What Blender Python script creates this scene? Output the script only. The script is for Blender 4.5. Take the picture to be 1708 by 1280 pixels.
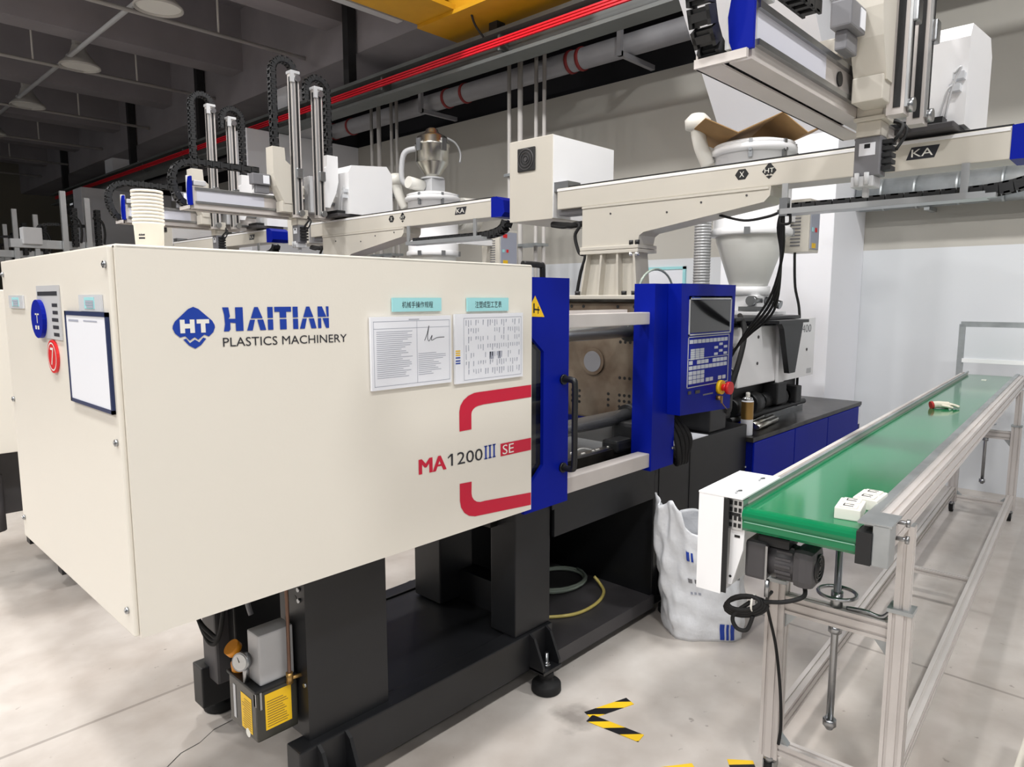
import bpy, bmesh, math, random
from mathutils import Vector, Matrix
random.seed(7)
for o in list(bpy.data.objects): bpy.data.objects.remove(o)
SC = bpy.context.scene
COL = SC.collection
R = math.radians
# ---------------------------------------------------------------- camera
cam_d = bpy.data.cameras.new('camera'); cam = bpy.data.objects.new('camera', cam_d); COL.objects.link(cam)
cam_d.sensor_width = 36; cam_d.lens = 36 * 1155 / 1708; cam_d.clip_start = 0.05; cam_d.clip_end = 200
cam.location = (0, 0, 1.62); cam.rotation_euler = (R(90 - 7.06), 0, R(43.3 - 90))
SC.camera = cam
# ---------------------------------------------------------------- world, exposure
W = bpy.data.worlds.new('world'); SC.world = W; W.use_nodes = True
W.node_tree.nodes['Background'].inputs[0].default_value = (0.92, 0.96, 1.0, 1)
W.node_tree.nodes['Background'].inputs[1].default_value = 0.28
vs = SC.view_settings
vs.view_transform = 'Standard'; vs.look = 'None'; vs.gamma = 1; vs.use_curve_mapping = False
vs.exposure = 0.0
LAMP_W = 98.0      # one lit high-bay lamp
# ---------------------------------------------------------------- materials
def lin(h):
    c = [int(h[i:i+2], 16) / 255 for i in (0, 2, 4)]
    return tuple(x / 12.92 if x <= .04045 else ((x + .055) / 1.055) ** 2.4 for x in c) + (1,)
MT = {}
def mat(name, h, rough=.5, metal=0, var=0, vscale=6, bump=0, bscale=40, spec=.5, h2=None, stretch=None, alpha=1, trans=0, emit=0, coat=0):
    m = bpy.data.materials.new(name); m.use_nodes = True; nt = m.node_tree; b = nt.nodes['Principled BSDF']
    b.inputs['Base Color'].default_value = lin(h); b.inputs['Roughness'].default_value = rough
    b.inputs['Metallic'].default_value = metal; b.inputs['Specular IOR Level'].default_value = spec
    b.inputs['Alpha'].default_value = alpha; b.inputs['Transmission Weight'].default_value = trans
    b.inputs['Coat Weight'].default_value = coat
    if emit:
        b.inputs['Emission Color'].default_value = lin(h); b.inputs['Emission Strength'].default_value = emit
    if var or bump:
        tc = nt.nodes.new('ShaderNodeTexCoord'); mp = nt.nodes.new('ShaderNodeMapping')
        nt.links.new(tc.outputs['Object'], mp.inputs[0])
        if stretch: mp.inputs['Scale'].default_value = stretch
    if var:
        n = nt.nodes.new('ShaderNodeTexNoise'); n.inputs['Scale'].default_value = vscale; n.inputs['Detail'].default_value = 6
        nt.links.new(mp.outputs[0], n.inputs['Vector'])
        rp = nt.nodes.new('ShaderNodeValToRGB'); c = lin(h)
        c2 = lin(h2) if h2 else tuple(x * (1 - var) for x in c[:3]) + (1,)
        rp.color_ramp.elements[0].position = .35; rp.color_ramp.elements[1].position = .65
        rp.color_ramp.elements[0].color = c2; rp.color_ramp.elements[1].color = c
        nt.links.new(n.outputs['Fac'], rp.inputs[0]); nt.links.new(rp.outputs[0], b.inputs['Base Color'])
    if bump:
        n2 = nt.nodes.new('ShaderNodeTexNoise'); n2.inputs['Scale'].default_value = bscale; n2.inputs['Detail'].default_value = 4
        nt.links.new(mp.outputs[0], n2.inputs['Vector'])
        bp = nt.nodes.new('ShaderNodeBump'); bp.inputs['Strength'].default_value = bump; bp.inputs['Distance'].default_value = .01
        nt.links.new(n2.outputs['Fac'], bp.inputs['Height']); nt.links.new(bp.outputs[0], b.inputs['Normal'])
    MT[name] = m
    return m
mat('cream', 'E1DCD1', .38, var=.01, vscale=2, bump=.02, bscale=120)
mat('plate_lilac', 'CDCED8', .4)
mat('column_paint', 'F6F7FC', .5)
mat('belt_edge', '7FB39A', .4)
mat('notice_blue', '1C2A52', .4)
mat('robot_cream', 'CCC7BC', .35, var=.03, vscale=3)
mat('white_paint', 'EDEDEE', .35, var=.02, vscale=3)
mat('white_plastic', 'E6E4DC', .4)
mat('blue', '081C94', .42, spec=.1, var=.08, vscale=4)
mat('blue_print', '123A9C', .4)
mat('deep_blue', '071363', .4, spec=.1)
mat('red_print', 'C40F35', .4)
mat('dark_print', '23242B', .5)
mat('black_frame', '191A1D', .42, var=.25, vscale=5)
mat('black', '101113', .45)
mat('black_plastic', '17181A', .5, bump=.05, bscale=150)
mat('rubber', '0E0E0F', .75)
mat('dark_grey', '444244', .5, var=.15, vscale=8)
mat('mid_grey', '77777B', .45, var=.1, vscale=6)
mat('light_grey', 'BFC0C2', .45, var=.05, vscale=5)
mat('aluminium', 'C9CBCC', .32, metal=.85, var=.06, vscale=10)
mat('anodised', 'CFC9C5', .4, metal=.2, var=.05, vscale=8)
mat('steel', 'A9ABAD', .28, metal=1, var=.12, vscale=14)
mat('stainless', 'C9C7BE', .27, metal=1, var=.05, vscale=8)
mat('chrome', 'DCDEE0', .22, metal=.9)
mat('galvanised', 'B4B9BB', .38, metal=.7, var=.22, vscale=9)
mat('platen', '7E7365', .42, metal=.35, var=.35, vscale=5, h2='5A4A3C', bump=.05)
mat('greasy', '3A3733', .3, metal=.4, var=.5, vscale=9, h2='191817')
mat('belt_green', '0B7348', .1, spec=.5, var=.06, vscale=3)
mat('yellow', 'F2C313', .45, var=.06, vscale=4)
mat('crane_yellow', 'D9A11C', .5, var=.15, vscale=2)
mat('orange', 'EE9A1E', .4)
mat('red', 'D81E22', .35)
mat('conductor_red', 'F01830', .4)
mat('cardboard', 'A98658', .85, var=.1, vscale=10)
mat('paper', 'E6E8EE', .5)
mat('paper_edge', '9AA0AE', .5)
mat('pale_cyan', '9FD8DC', .45)
mat('clear_white', 'DDE0E4', .25, alpha=.85)
mat('ink_grey', 'A0A4B2', .6)
mat('brass', 'A6844E', .35, metal=.8)
mat('copper', '6E5446', .4, metal=.6)
mat('hose_yellow', 'C9B86A', .3)
mat('hose_clear', 'A8B4A8', .2, alpha=.8)
mat('ceiling_paint', '8C888D', .85, var=.15, vscale=1.2)
mat('ceiling_beam_paint', '989397', .85, var=.15, vscale=1.5)
mat('dark_void', '16161C', .8)
mat('conduit', 'C8C4C0', .45)
mat('hanger', '222224', .6)
mat('runway', '6A6E6D', .55, var=.2, vscale=2)
mat('pipe_grey', '98989C', .5, var=.12, vscale=3)
mat('strap_red', '8A2A2A', .6)
mat('far_wall', '827D70', .9, var=.05, vscale=.6)
mat('screen_black', '0B0C10', .12, coat=.3)
mat('keypad_blue', '1B3296', .35)
mat('key_white', 'C9CDD6', .5)
mat('bucket', 'F1ECE2', .4)
mat('tank_plastic', '35342E', .25, var=.2, vscale=6)
mat('plexi', 'C8D0D6', .1, alpha=.35)
mat('dark_pane', '0C0E12', .1, alpha=.75)
mat('wheel_grey', '5A5C60', .5)
mat('hose_metal', 'A2A3A4', .4, metal=.25)
mat('translucent', 'E9E9E4', .3, alpha=.9)
mat('lamp_shade', 'C2BFBA', .5)
mat('lamp_inner', 'F2F0EA', .5)
mat('lamp_lit', 'FFF4E6', .6, emit=6)
mat('glass_dial', 'E8E8E6', .2)
mat('glove_red', 'B5332F', .8)
mat('glove_cream', 'E2DCCB', .85, bump=.2, bscale=80)
mat('stain_dark', '2A2725', .7)

def floor_mat():
    m = bpy.data.materials.new('concrete'); m.use_nodes = True; nt = m.node_tree; b = nt.nodes['Principled BSDF']; MT['concrete'] = m
    N, L = nt.nodes.new, nt.links.new
    tc = N('ShaderNodeTexCoord')
    def noise(s, d, dist=0):
        n = N('ShaderNodeTexNoise'); n.inputs['Scale'].default_value = s; n.inputs['Detail'].default_value = d
        n.inputs['Distortion'].default_value = dist; L(tc.outputs['Object'], n.inputs['Vector']); return n
    def ramp(src, a, b_, ca, cb):
        r = N('ShaderNodeValToRGB'); r.color_ramp.elements[0].position = a; r.color_ramp.elements[1].position = b_
        r.color_ramp.elements[0].color = ca; r.color_ramp.elements[1].color = cb; L(src, r.inputs[0]); return r
    def mix(fac, a, b_, mode='MIX'):
        x = N('ShaderNodeMix'); x.data_type = 'RGBA'; x.blend_type = mode
        if isinstance(fac, float): x.inputs[0].default_value = fac
        else: L(fac, x.inputs[0])
        L(a, x.inputs[6])
        if isinstance(b_, tuple): x.inputs[7].default_value = b_
        else: L(b_, x.inputs[7])
        return x.outputs[2]
    c = ramp(noise(.9, 8, 0).outputs['Fac'], .3, .7, lin('A59B92'), lin('CDC8C2')).outputs[0]
    c = mix(.4, c, ramp(noise(6, 10, .2).outputs['Fac'], .3, .7, lin('A69C94'), lin('CFC9C3')).outputs[0])
    # dirt specks
    c = mix(ramp(noise(22, 3).outputs['Fac'], .70, .76, (0, 0, 0, 1), (.55, .55, .55, 1)).outputs[0], c, lin('6B615A'))
    # expansion joints: along X at given Y, along Y at given X
    sep = N('ShaderNodeSeparateXYZ'); L(tc.outputs['Object'], sep.inputs[0])
    def line(sock, at, half):
        s = N('ShaderNodeMath'); s.operation = 'SUBTRACT'; L(sock, s.inputs[0]); s.inputs[1].default_value = at
        a = N('ShaderNodeMath'); a.operation = 'ABSOLUTE'; L(s.outputs[0], a.inputs[0])
        l = N('ShaderNodeMath'); l.operation = 'LESS_THAN'; L(a.outputs[0], l.inputs[0]); l.inputs[1].default_value = half
        k = N('ShaderNodeMath'); k.operation = 'MULTIPLY'; L(l.outputs[0], k.inputs[0]); k.inputs[1].default_value = .45; return k.outputs[0]
    for sock, at in ((sep.outputs[1], 2.876), (sep.outputs[1], 7.6), (sep.outputs[0], 3.35), (sep.outputs[1], -2.4), (sep.outputs[0], -1.6)):
        c = mix(line(sock, at, .008), c, lin('5F5751'))
    # oil stain with a shape of its own
    d = N('ShaderNodeVectorMath'); d.operation = 'DISTANCE'; L(tc.outputs['Object'], d.inputs[0]); d.inputs[1].default_value = (2.0, 1.54, 0)
    dn = N('ShaderNodeMath'); dn.operation = 'MULTIPLY_ADD'; L(noise(9, 4).outputs['Fac'], dn.inputs[0]); dn.inputs[1].default_value = .22; L(d.outputs['Value'], dn.inputs[2])
    c = mix(ramp(dn.outputs[0], .13, .21, (.55, .55, .55, 1), (0, 0, 0, 1)).outputs[0], c, lin('4A4440'))
    L(c, b.inputs['Base Color'])
    rr = ramp(noise(5, 6).outputs['Fac'], .3, .7, (.28, .28, .28, 1), (.5, .5, .5, 1)); L(rr.outputs[0], b.inputs['Roughness'])
    bp = N('ShaderNodeBump'); bp.inputs['Strength'].default_value = .08; L(noise(40, 6).outputs['Fac'], bp.inputs['Height']); L(bp.outputs[0], b.inputs['Normal'])
floor_mat()
def wall_mat():
    # two coats of paint: white up to 2.04 m, warm grey above
    m = bpy.data.materials.new('wall_paint'); m.use_nodes = True; nt = m.node_tree; b = nt.nodes['Principled BSDF']; MT['wall_paint'] = m
    N, L = nt.nodes.new, nt.links.new
    g = N('ShaderNodeNewGeometry'); s = N('ShaderNodeSeparateXYZ'); L(g.outputs['Position'], s.inputs[0])
    k = N('ShaderNodeMath'); k.operation = 'GREATER_THAN'; L(s.outputs[2], k.inputs[0]); k.inputs[1].default_value = 2.045
    x = N('ShaderNodeMix'); x.data_type = 'RGBA'; L(k.outputs[0], x.inputs[0])
    x.inputs[6].default_value = lin('D5D8DB'); x.inputs[7].default_value = lin('BAB7AF'); L(x.outputs[2], b.inputs['Base Color'])
    b.inputs['Roughness'].default_value = .7
wall_mat()
def stripe_mat():
    m = bpy.data.materials.new('hazard_tape'); m.use_nodes = True; nt = m.node_tree; b = nt.nodes['Principled BSDF']; MT['hazard_tape'] = m
    N, L = nt.nodes.new, nt.links.new
    tc = N('ShaderNodeTexCoord'); s = N('ShaderNodeSeparateXYZ'); L(tc.outputs['Object'], s.inputs[0])
    a = N('ShaderNodeMath'); a.operation = 'ADD'; L(s.outputs[0], a.inputs[0]); L(s.outputs[1], a.inputs[1])
    d = N('ShaderNodeMath'); d.operation = 'DIVIDE'; L(a.outputs[0], d.inputs[0]); d.inputs[1].default_value = .115
    f = N('ShaderNodeMath'); f.operation = 'FRACT'; L(d.outputs[0], f.inputs[0])
    k = N('ShaderNodeMath'); k.operation = 'GREATER_THAN'; L(f.outputs[0], k.inputs[0]); k.inputs[1].default_value = .5
    x = N('ShaderNodeMix'); x.data_type = 'RGBA'; L(k.outputs[0], x.inputs[0])
    x.inputs[6].default_value = lin('E8BE22'); x.inputs[7].default_value = lin('16161A'); L(x.outputs[2], b.inputs['Base Color'])
    b.inputs['Roughness'].default_value = .45
stripe_mat()

# ---------------------------------------------------------------- mesh helpers
class MB:
    def __init__(s): s.v = []; s.f = []; s.sm = []
    def add(s, vs, fs, smooth=False):
        k = len(s.v); s.v += [tuple(v) for v in vs]
        for f in fs: s.f.append([i + k for i in f]); s.sm.append(smooth)
        return s
    def box(s, x0, x1, y0, y1, z0, z1, bev=0):
        x0, x1 = min(x0, x1), max(x0, x1); y0, y1 = min(y0, y1), max(y0, y1); z0, z1 = min(z0, z1), max(z0, z1)
        if not bev:
            return s.add([(x0,y0,z0),(x1,y0,z0),(x1,y1,z0),(x0,y1,z0),(x0,y0,z1),(x1,y0,z1),(x1,y1,z1),(x0,y1,z1)],
                         [(0,3,2,1),(4,5,6,7),(0,1,5,4),(1,2,6,5),(2,3,7,6),(3,0,4,7)])
        bm = bmesh.new(); bmesh.ops.create_cube(bm, size=1)
        for v in bm.verts:
            v.co.x = x0 if v.co.x < 0 else x1; v.co.y = y0 if v.co.y < 0 else y1; v.co.z = z0 if v.co.z < 0 else z1
        bmesh.ops.bevel(bm, geom=bm.edges[:], offset=min(bev, (x1-x0)/2.1, (y1-y0)/2.1, (z1-z0)/2.1), segments=2, affect='EDGES', profile=.6)
        bm.verts.index_update()
        s.add([v.co[:] for v in bm.verts], [[v.index for v in f.verts] for f in bm.faces]); bm.free(); return s
    def cyl(s, p0, p1, r, n=16, r1=None, caps=True):
        p0, p1 = Vector(p0), Vector(p1); r1 = r if r1 is None else r1
        d = (p1 - p0).normalized(); a = d.orthogonal().normalized(); b = d.cross(a)
        vs = []
        for p, q in ((p0, r), (p1, r1)):
            for i in range(n):
                t = 2 * math.pi * i / n; vs.append(p + a * (q * math.cos(t)) + b * (q * math.sin(t)))
        s.add(vs, [(i, (i+1) % n, n + (i+1) % n, n + i) for i in range(n)], True)
        if caps:
            k = len(s.v) - 2 * n
            s.f.append([k + i for i in range(n)][::-1]); s.sm.append(False); s.f.append([k + n + i for i in range(n)]); s.sm.append(False)
        return s
    def tube(s, path, r, n=8, closed=False):
        P = [Vector(p) for p in path]; m = len(P); rings = []; a = None; vs = []
        for i, p in enumerate(P):
            if closed: d = (P[(i+1) % m] - P[i-1]).normalized()
            else: d = (P[min(i+1, m-1)] - P[max(i-1, 0)]).normalized()
            if a is None: a = d.orthogonal().normalized()
            else:
                a = a - d * a.dot(d); a = a.normalized() if a.length > 1e-6 else d.orthogonal().normalized()
            b = d.cross(a)
            vs += [p + a * (r * math.cos(2*math.pi*j/n)) + b * (r * math.sin(2*math.pi*j/n)) for j in range(n)]
        fs = []
        for i in range(m if closed else m - 1):
            k = (i + 1) % m
            fs += [(i*n + j, i*n + (j+1) % n, k*n + (j+1) % n, k*n + j) for j in range(n)]
        s.add(vs, fs, True)
        if not closed:
            k = len(s.v) - m * n
            s.f.append([k + j for j in range(n)][::-1]); s.sm.append(False); s.f.append([k + (m-1)*n + j for j in range(n)]); s.sm.append(False)
        return s
    def prism(s, poly, axis, a0, a1):
        n = len(poly)
        def P(q, a): return {'x': (a, q[0], q[1]), 'y': (q[0], a, q[1]), 'z': (q[0], q[1], a)}[axis]
        vs = [P(q, a0) for q in poly] + [P(q, a1) for q in poly]
        return s.add(vs, [list(range(n))[::-1], list(range(n, 2*n))] + [(i, (i+1) % n, n + (i+1) % n, n + i) for i in range(n)])
    def lathe(s, cx, cy, prof, n=32, smooth=True, cap=True):
        vs = []; m = len(prof)
        for r, z in prof: vs += [(cx + r*math.cos(2*math.pi*i/n), cy + r*math.sin(2*math.pi*i/n), z) for i in range(n)]
        s.add(vs, [(k*n + i, k*n + (i+1) % n, (k+1)*n + (i+1) % n, (k+1)*n + i) for k in range(m-1) for i in range(n)], smooth)
        if cap:
            k = len(s.v) - m*n
            for q in (0, m-1):
                if prof[q][0] > 1e-4: s.f.append([k + q*n + i for i in range(n)]); s.sm.append(False)
        return s
    def xf(s, M):
        s.v = [tuple(M @ Vector(v)) for v in s.v]; return s
    def build(s, name, m, parent=None, label=None, cat=None, group=None, kind=None, recalc=True):
        me = bpy.data.meshes.new(name)
        if parent is None:
            xs = [v[0] for v in s.v]; ys = [v[1] for v in s.v]; zs = [v[2] for v in s.v]
            org = Vector(((min(xs)+max(xs))/2, (min(ys)+max(ys))/2, min(zs)))
            if kind == 'structure': org = Vector((0, 0, 0))
        else: org = ORG[parent.name]
        me.from_pydata([(v[0]-org.x, v[1]-org.y, v[2]-org.z) for v in s.v], [], s.f)
        me.polygons.foreach_set('use_smooth', s.sm)
        if recalc:
            bm = bmesh.new(); bm.from_mesh(me); bmesh.ops.recalc_face_normals(bm, faces=bm.faces[:]); bm.to_mesh(me); bm.free()
        me.materials.append(MT[m] if isinstance(m, str) else m)
        o = bpy.data.objects.new(name, me); COL.objects.link(o)
        if parent is None: o.location = org
        else: o.parent = parent
        ORG[o.name] = org
        props(o, label, cat, group, kind)
        return o
ORG = {}
def props(o, label=None, cat=None, group=None, kind=None):
    if label: o['label'] = label
    if cat: o['category'] = cat
    if group: o['group'] = group
    if kind: o['kind'] = kind
def thing(name, label, cat, loc=(0, 0, 0), group=None, local=False):
    o = bpy.data.objects.new(name, None); COL.objects.link(o); o.location = loc; o.empty_display_size = .1
    ORG[o.name] = Vector((0, 0, 0)) if local else Vector(loc)
    props(o, label, cat, group); return o
def box(name, m, parent, x0, x1, y0, y1, z0, z1, bev=0, **k): return MB().box(x0, x1, y0, y1, z0, z1, bev).build(name, m, parent, **k)
def cyl(name, m, parent, p0, p1, r, n=16, r1=None, **k): return MB().cyl(p0, p1, r, n, r1).build(name, m, parent, **k)
def tube(name, m, parent, path, r, n=8, closed=False, **k): return MB().tube(path, r, n, closed).build(name, m, parent, **k)
def prism(name, m, parent, poly, axis, a0, a1, **k): return MB().prism(poly, axis, a0, a1).build(name, m, parent, **k)
def smooth_path(pts, n=6):
    P = [Vector(p) for p in pts]; out = []
    for i in range(len(P) - 1):
        p0, p1, p2, p3 = P[max(i-1, 0)], P[i], P[i+1], P[min(i+2, len(P)-1)]
        for k in range(n):
            t = k / n
            out.append(.5 * ((2*p1) + (p2-p0)*t + (2*p0-5*p1+4*p2-p3)*t*t + (3*p1-p0-3*p2+p3)*t**3))
    return out + [P[-1]]
def text_mesh(body, bold=0):
    cu = bpy.data.curves.new('t', 'FONT'); cu.body = body; cu.resolution_u = 3; cu.offset = bold
    ob = bpy.data.objects.new('t', cu); COL.objects.link(ob)
    dg = bpy.context.evaluated_depsgraph_get(); me = bpy.data.meshes.new_from_object(ob.evaluated_get(dg))
    vs = [v.co.copy() for v in me.vertices]; fs = [list(p.vertices) for p in me.polygons]
    bpy.data.objects.remove(ob); bpy.data.curves.remove(cu); bpy.data.meshes.remove(me)
    return vs, fs
def put_text(mb, body, face, at, a0, a1, z0, z1, shear=0, bold=0):
    """flat print on a plane: face 'y' reads along +X seen from -Y, face 'x' reads along -Y seen from -X; fitted to a0..a1 by z0..z1"""
    vs, fs = text_mesh(body, bold)
    if not vs: return mb
    lx, hx = min(v.x for v in vs), max(v.x for v in vs); ly, hy = min(v.y for v in vs), max(v.y for v in vs)
    out = []
    for v in vs:
        u = (v.x - lx) / max(hx - lx, 1e-6); w = (v.y - ly) / max(hy - ly, 1e-6)
        a = a0 + (a1 - a0) * u; z = z0 + (z1 - z0) * w + shear * u
        out.append((a, at, z) if face == 'y' else (at, a, z))
    return mb.add(out, fs)
def lettering(name, m, parent, body, face, at, a0, a1, z0, z1, shear=0, bold=0, **k):
    return put_text(MB(), body, face, at, a0, a1, z0, z1, shear, bold).build(name, m, parent, recalc=False, **k)
def flat(mb, face, at, pts):
    return mb.add([(p[0], at, p[1]) if face == 'y' else (at, p[0], p[1]) for p in pts], [list(range(len(pts)))])
# ================================================================ the setting
flo = box('floor', 'concrete', None, -9, 7.3, -7, 27, -.2, 0, kind='structure')
cp = [(.42, 2.30), (.55, 2.325), (.63, 2.37), (.72, 2.365), (.80, 2.40), (.86, 2.44), (.93, 2.45), (1.0, 2.49), (1.1, 2.50)]
ck = MB()
for (a, b) in zip(cp, cp[1:]):
    w_ = random.uniform(.0012, .003); ck.add([(a[0], a[1] - w_, .0006), (b[0], b[1] - w_, .0006), (b[0], b[1] + w_, .0006), (a[0], a[1] + w_, .0006)], [(0, 1, 2, 3)])
ck.build('floor_crack', 'stain_dark', flo, recalc=False)
ceil = box('ceiling', 'ceiling_paint', None, -9, 7.3, -7, 27, 6.2, 6.4, kind='structure')
for y in (5.4, 8.3, 11.2, 14.1, 17.0, 19.9, 22.8):
    box('beam', 'ceiling_beam_paint', ceil, -9, 5.55, y, y + .42, 5.25, 6.2)
for x in (1.2, -3.6):
    box('beam', 'ceiling_beam_paint', ceil, x, x + .45, -7, 27, 5.55, 6.2)
wall = box('wall_right', 'wall_paint', None, 6.85, 7.05, -7, 27, 0, 4.07, kind='structure')
box('wall_upper', 'dark_void', None, 7.2, 7.3, -7, 27, 4.07, 6.2, kind='structure')
box('wall_back', 'far_wall', None, -9, 6.85, 26, 26.2, 0, 6.2, kind='structure')
for k in (0, 1, 2):
    y0 = 2.06 + 7.87 * k; y1 = y0 + (.99 if k == 0 else .62)
    if k == 0:
        c = box('column', 'column_paint', wall, 6.05, 6.85, y0, y1, 0, 4.07, .01)
        prism('corbel', 'column_paint', c, [(6.05, 2.97), (6.05, 4.07), (5.1, 4.07)], 'y', y0, y1)
    else:
        c = box('column', 'column_paint', wall, 4.93, 6.85, y0, y1, 0, 4.07, .01)
    box('upper_column', 'column_paint', c, 5.62, 6.28, y0 + .05, y1 - .05, 4.07, 4.80)
box('beam', 'ceiling_beam_paint', ceil, 5.55, 6.3, -7, 27, 4.80, 6.2)
# ------------------------------------------------------------- overhead services
rb = thing('crane_runway_beam', 'dark steel crane runway beam on hangers along the grey wall', 'beam', (5.48, 10, 4.1))
MB().box(5.36, 5.6, -2, 22, 4.075, 4.11).box(5.47, 5.49, -2, 22, 4.11, 4.33).box(5.36, 5.6, -2, 22, 4.33, 4.37).build('i_beam', 'runway', rb)
for y in (5.3, 8.0, 12.6, 16.0, 20.9):
    box('hanger', 'hanger', rb, 5.40, 5.52, y, y + .12, 4.37, 6.2)
cr = thing('conductor_rail', 'bright red conductor rail running along the crane runway', 'rail', (5.33, 10, 4.16))
for i, z in enumerate((4.175, 4.203, 4.231)):
    box('conductor_bar', 'conductor_red', cr, 5.31, 5.335, -1, 21.4, z, z + .016)
for y in (3.2, 5.2, 7.2, 9.2, 11.2, 13.2, 15.2):
    box('rail_clip', 'runway', cr, 5.335, 5.47, y, y + .03, 4.14, 4.29)
gc = thing('bridge_crane', 'yellow overhead crane girder with end carriage above the hall', 'crane', (4.4, 6.0, 4.62))
box('girder', 'crane_yellow', gc, -6, 4.95, 5.6, 5.98, 4.56, 5.0)
box('girder_flange', 'crane_yellow', gc, -6, 5.0, 5.5, 6.08, 4.51, 4.56)
MB().box(4.98, 5.66, 4.2, 6.08, 4.47, 4.51).box(5.05, 5.6, 4.3, 6.0, 4.51, 4.78).build('end_carriage', 'crane_yellow', gc)
tube('cable', 'hanger', gc, smooth_path([(5.1, 5.5, 4.8), (5.12, 5.4, 4.5), (5.2, 5.42, 4.4), (5.3, 5.4, 4.3)]), .012, 6)
fs_ = box('festoon_track', 'light_grey', gc, -6, 4.9, 6.22, 6.32, 4.56, 4.62)
box('festoon_arm', 'light_grey', gc, 4.3, 4.34, 6.0, 6.3, 4.62, 4.66)
dp = thing('overhead_pipe', 'large grey pipe running under the roof along the wall', 'pipe', (6.45, 8, 4.1))
cyl('pipe_run', 'pipe_grey', dp, (6.45, -2, 4.27), (6.45, 25, 4.27), .115, 24)
for y in (5.0, 5.15, 6.9, 7.25, 9.5, 10.0):
    MB().lathe(0, 0, [(.118, -.02), (.128, -.02), (.128, .02), (.118, .02)], 20).xf(Matrix.Translation((6.45, y, 4.27)) @ Matrix.Rotation(R(90), 4, 'X')).build('pipe_strap', 'strap_red', dp)
for y in (4.3, 7.5, 11.4):
    b = MB().box(6.2, 6.84, y, y + .05, 4.09, 4.14).box(6.18, 6.23, y, y + .05, 4.09, 4.79)
    b.build('pipe_bracket', 'pipe_grey', dp)
dp2 = thing('overhead_pipe', 'thin dark pipe above the large grey pipe under the roof', 'pipe', (6.2, 8, 4.5))
cyl('pipe_run', 'pipe_grey', dp2, (6.36, -2, 4.62), (6.36, 25, 4.62), .035, 12)
for (y, lab) in ((5.45, 'four vertical conduits dropping behind the white control box on the near robot'), (8.1, 'four vertical conduits dropping behind the second robot')):
    t = thing('conduit_drop', lab, 'conduit', (6.1, y, 0))
    box('junction_tray', 'runway', t, 5.75, 6.26, y - .28, y + .28, 4.36, 4.44)
    for i, (dx, dy) in enumerate(((0, .2), (0, .03), (.1, -.12), (.1, -.24))):
        cyl('conduit_pipe', 'conduit', t, (5.95 + dx, y + dy, 0), (5.95 + dx, y + dy, 4.38), .022 if i != 1 else .03, 12)
    for z in (1.4, 2.2, 3.0):
        box('conduit_clamp', 'galvanised', t, 5.9, 6.1, y - .27, y + .24, z, z + .03)
# thin conduits under the roof
n = 0
for i, y in enumerate((9.3, 12.25, 15.3, 18.2, 20.9, 23.5)):
    lab = ['nearest', 'second', 'third', 'fourth', 'fifth', 'farthest'][i] + ' thin steel conduit crossing under the dark roof'
    t = thing('roof_conduit', lab, 'conduit', (-2, y, 5.0), group='conduits crossing under the roof')
    cyl('conduit_pipe', 'conduit', t, (-9, y, 5.02), (5.54, y, 5.02), .026, 10)
    for x in (-1.2, 1.3, 2.9, 4.3):
        cyl('hanger_rod', 'conduit', t, (x, y, 5.03), (x, y, 6.2), .014, 6)
lc = thing('lamp_conduit', 'pale conduit carrying the row of roof lamps', 'conduit', (3.3, 10, 5.1))
cyl('conduit_pipe', 'light_grey', lc, (3.28, -2, 5.1), (3.28, 25, 5.1), .03, 10)
def lamp(x, y, lab, lit, z=5.0, pw=1.0):
    t = thing('high_bay_lamp', lab, 'lamp', (x, y, z), group='high bay roof lamps')
    MB().lathe(x, y, [(.09, z + 0.300), (.1, z + 0.260), (.12, z + 0.200), (.19, z + 0.100), (.27, z + 0.020), (.27, z - 0.005), (.255, z - 0.005), (.25, z + 0.020), (.18, z + 0.090)], 32, cap=False).build('shade', 'lamp_shade', t)
    MB().lathe(x, y, [(.245, z + 0.020), (.12, z + 0.025), (.0, z + 0.026)], 32).build('diffuser', 'lamp_lit' if lit else 'lamp_inner', t)
    box('driver_box', 'lamp_shade', t, x - .07, x + .07, y - .07, y + .07, z + 0.280, z + 0.420, .01)
    cyl('stem', 'lamp_shade', t, (x, y, z + 0.400), (x, y, 6.199), .015, 8)
    box('junction', 'light_grey', t, x - .17, x - .08, y - .05, y + .05, z + 0.070, z + 0.150, .01)
    if lit:
        ld = bpy.data.lights.new('bulb', 'AREA'); ld.shape = 'DISK'; ld.size = .46; ld.energy = LAMP_W * pw
        ld.color = (1, .992, .98)
        lo = bpy.data.objects.new('bulb', ld); COL.objects.link(lo); lo.parent = t; lo.location = (0, 0, -.012)
for i, y in enumerate((8.95, 12.0, 15.05, 18.1)):
    lamp(3.43, y, ('nearest', 'second', 'third', 'farthest')[i] + ' unlit round lamp hanging from the roof conduit', False)
for x, lx in ((3.0, 'over the machine row'), (-.6, 'over the aisle left of the machines'), (-4.2, 'over the next aisle')):
    for y, ly in ((4.6, 'above the second machine'), (1.6, 'above the near machine'), (-1.4, 'above the conveyor side'), (-4.4, 'behind the viewer')):
        lamp(x, y, 'added unseen lit roof lamp ' + lx + ', ' + ly, True, 5.7, {4.6: 1, 1.6: 1, -1.4: 1.2, -4.4: .5}[y] * {3.0: 1.03, -.6: 1.2, -4.2: 1.2}[x])
for x, lx in ((-.6, 'over the aisle left of the machines'), (-4.2, 'over the next aisle')):  # extra lamps out of view, added to brighten the far floor and machines
    for y, ly in ((7.6, 'beside the third machine'), (10.6, 'beside the far machines')):
        lamp(x, y, 'added unseen lit roof lamp ' + lx + ', ' + ly, True, 5.7, 1.1)
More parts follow.
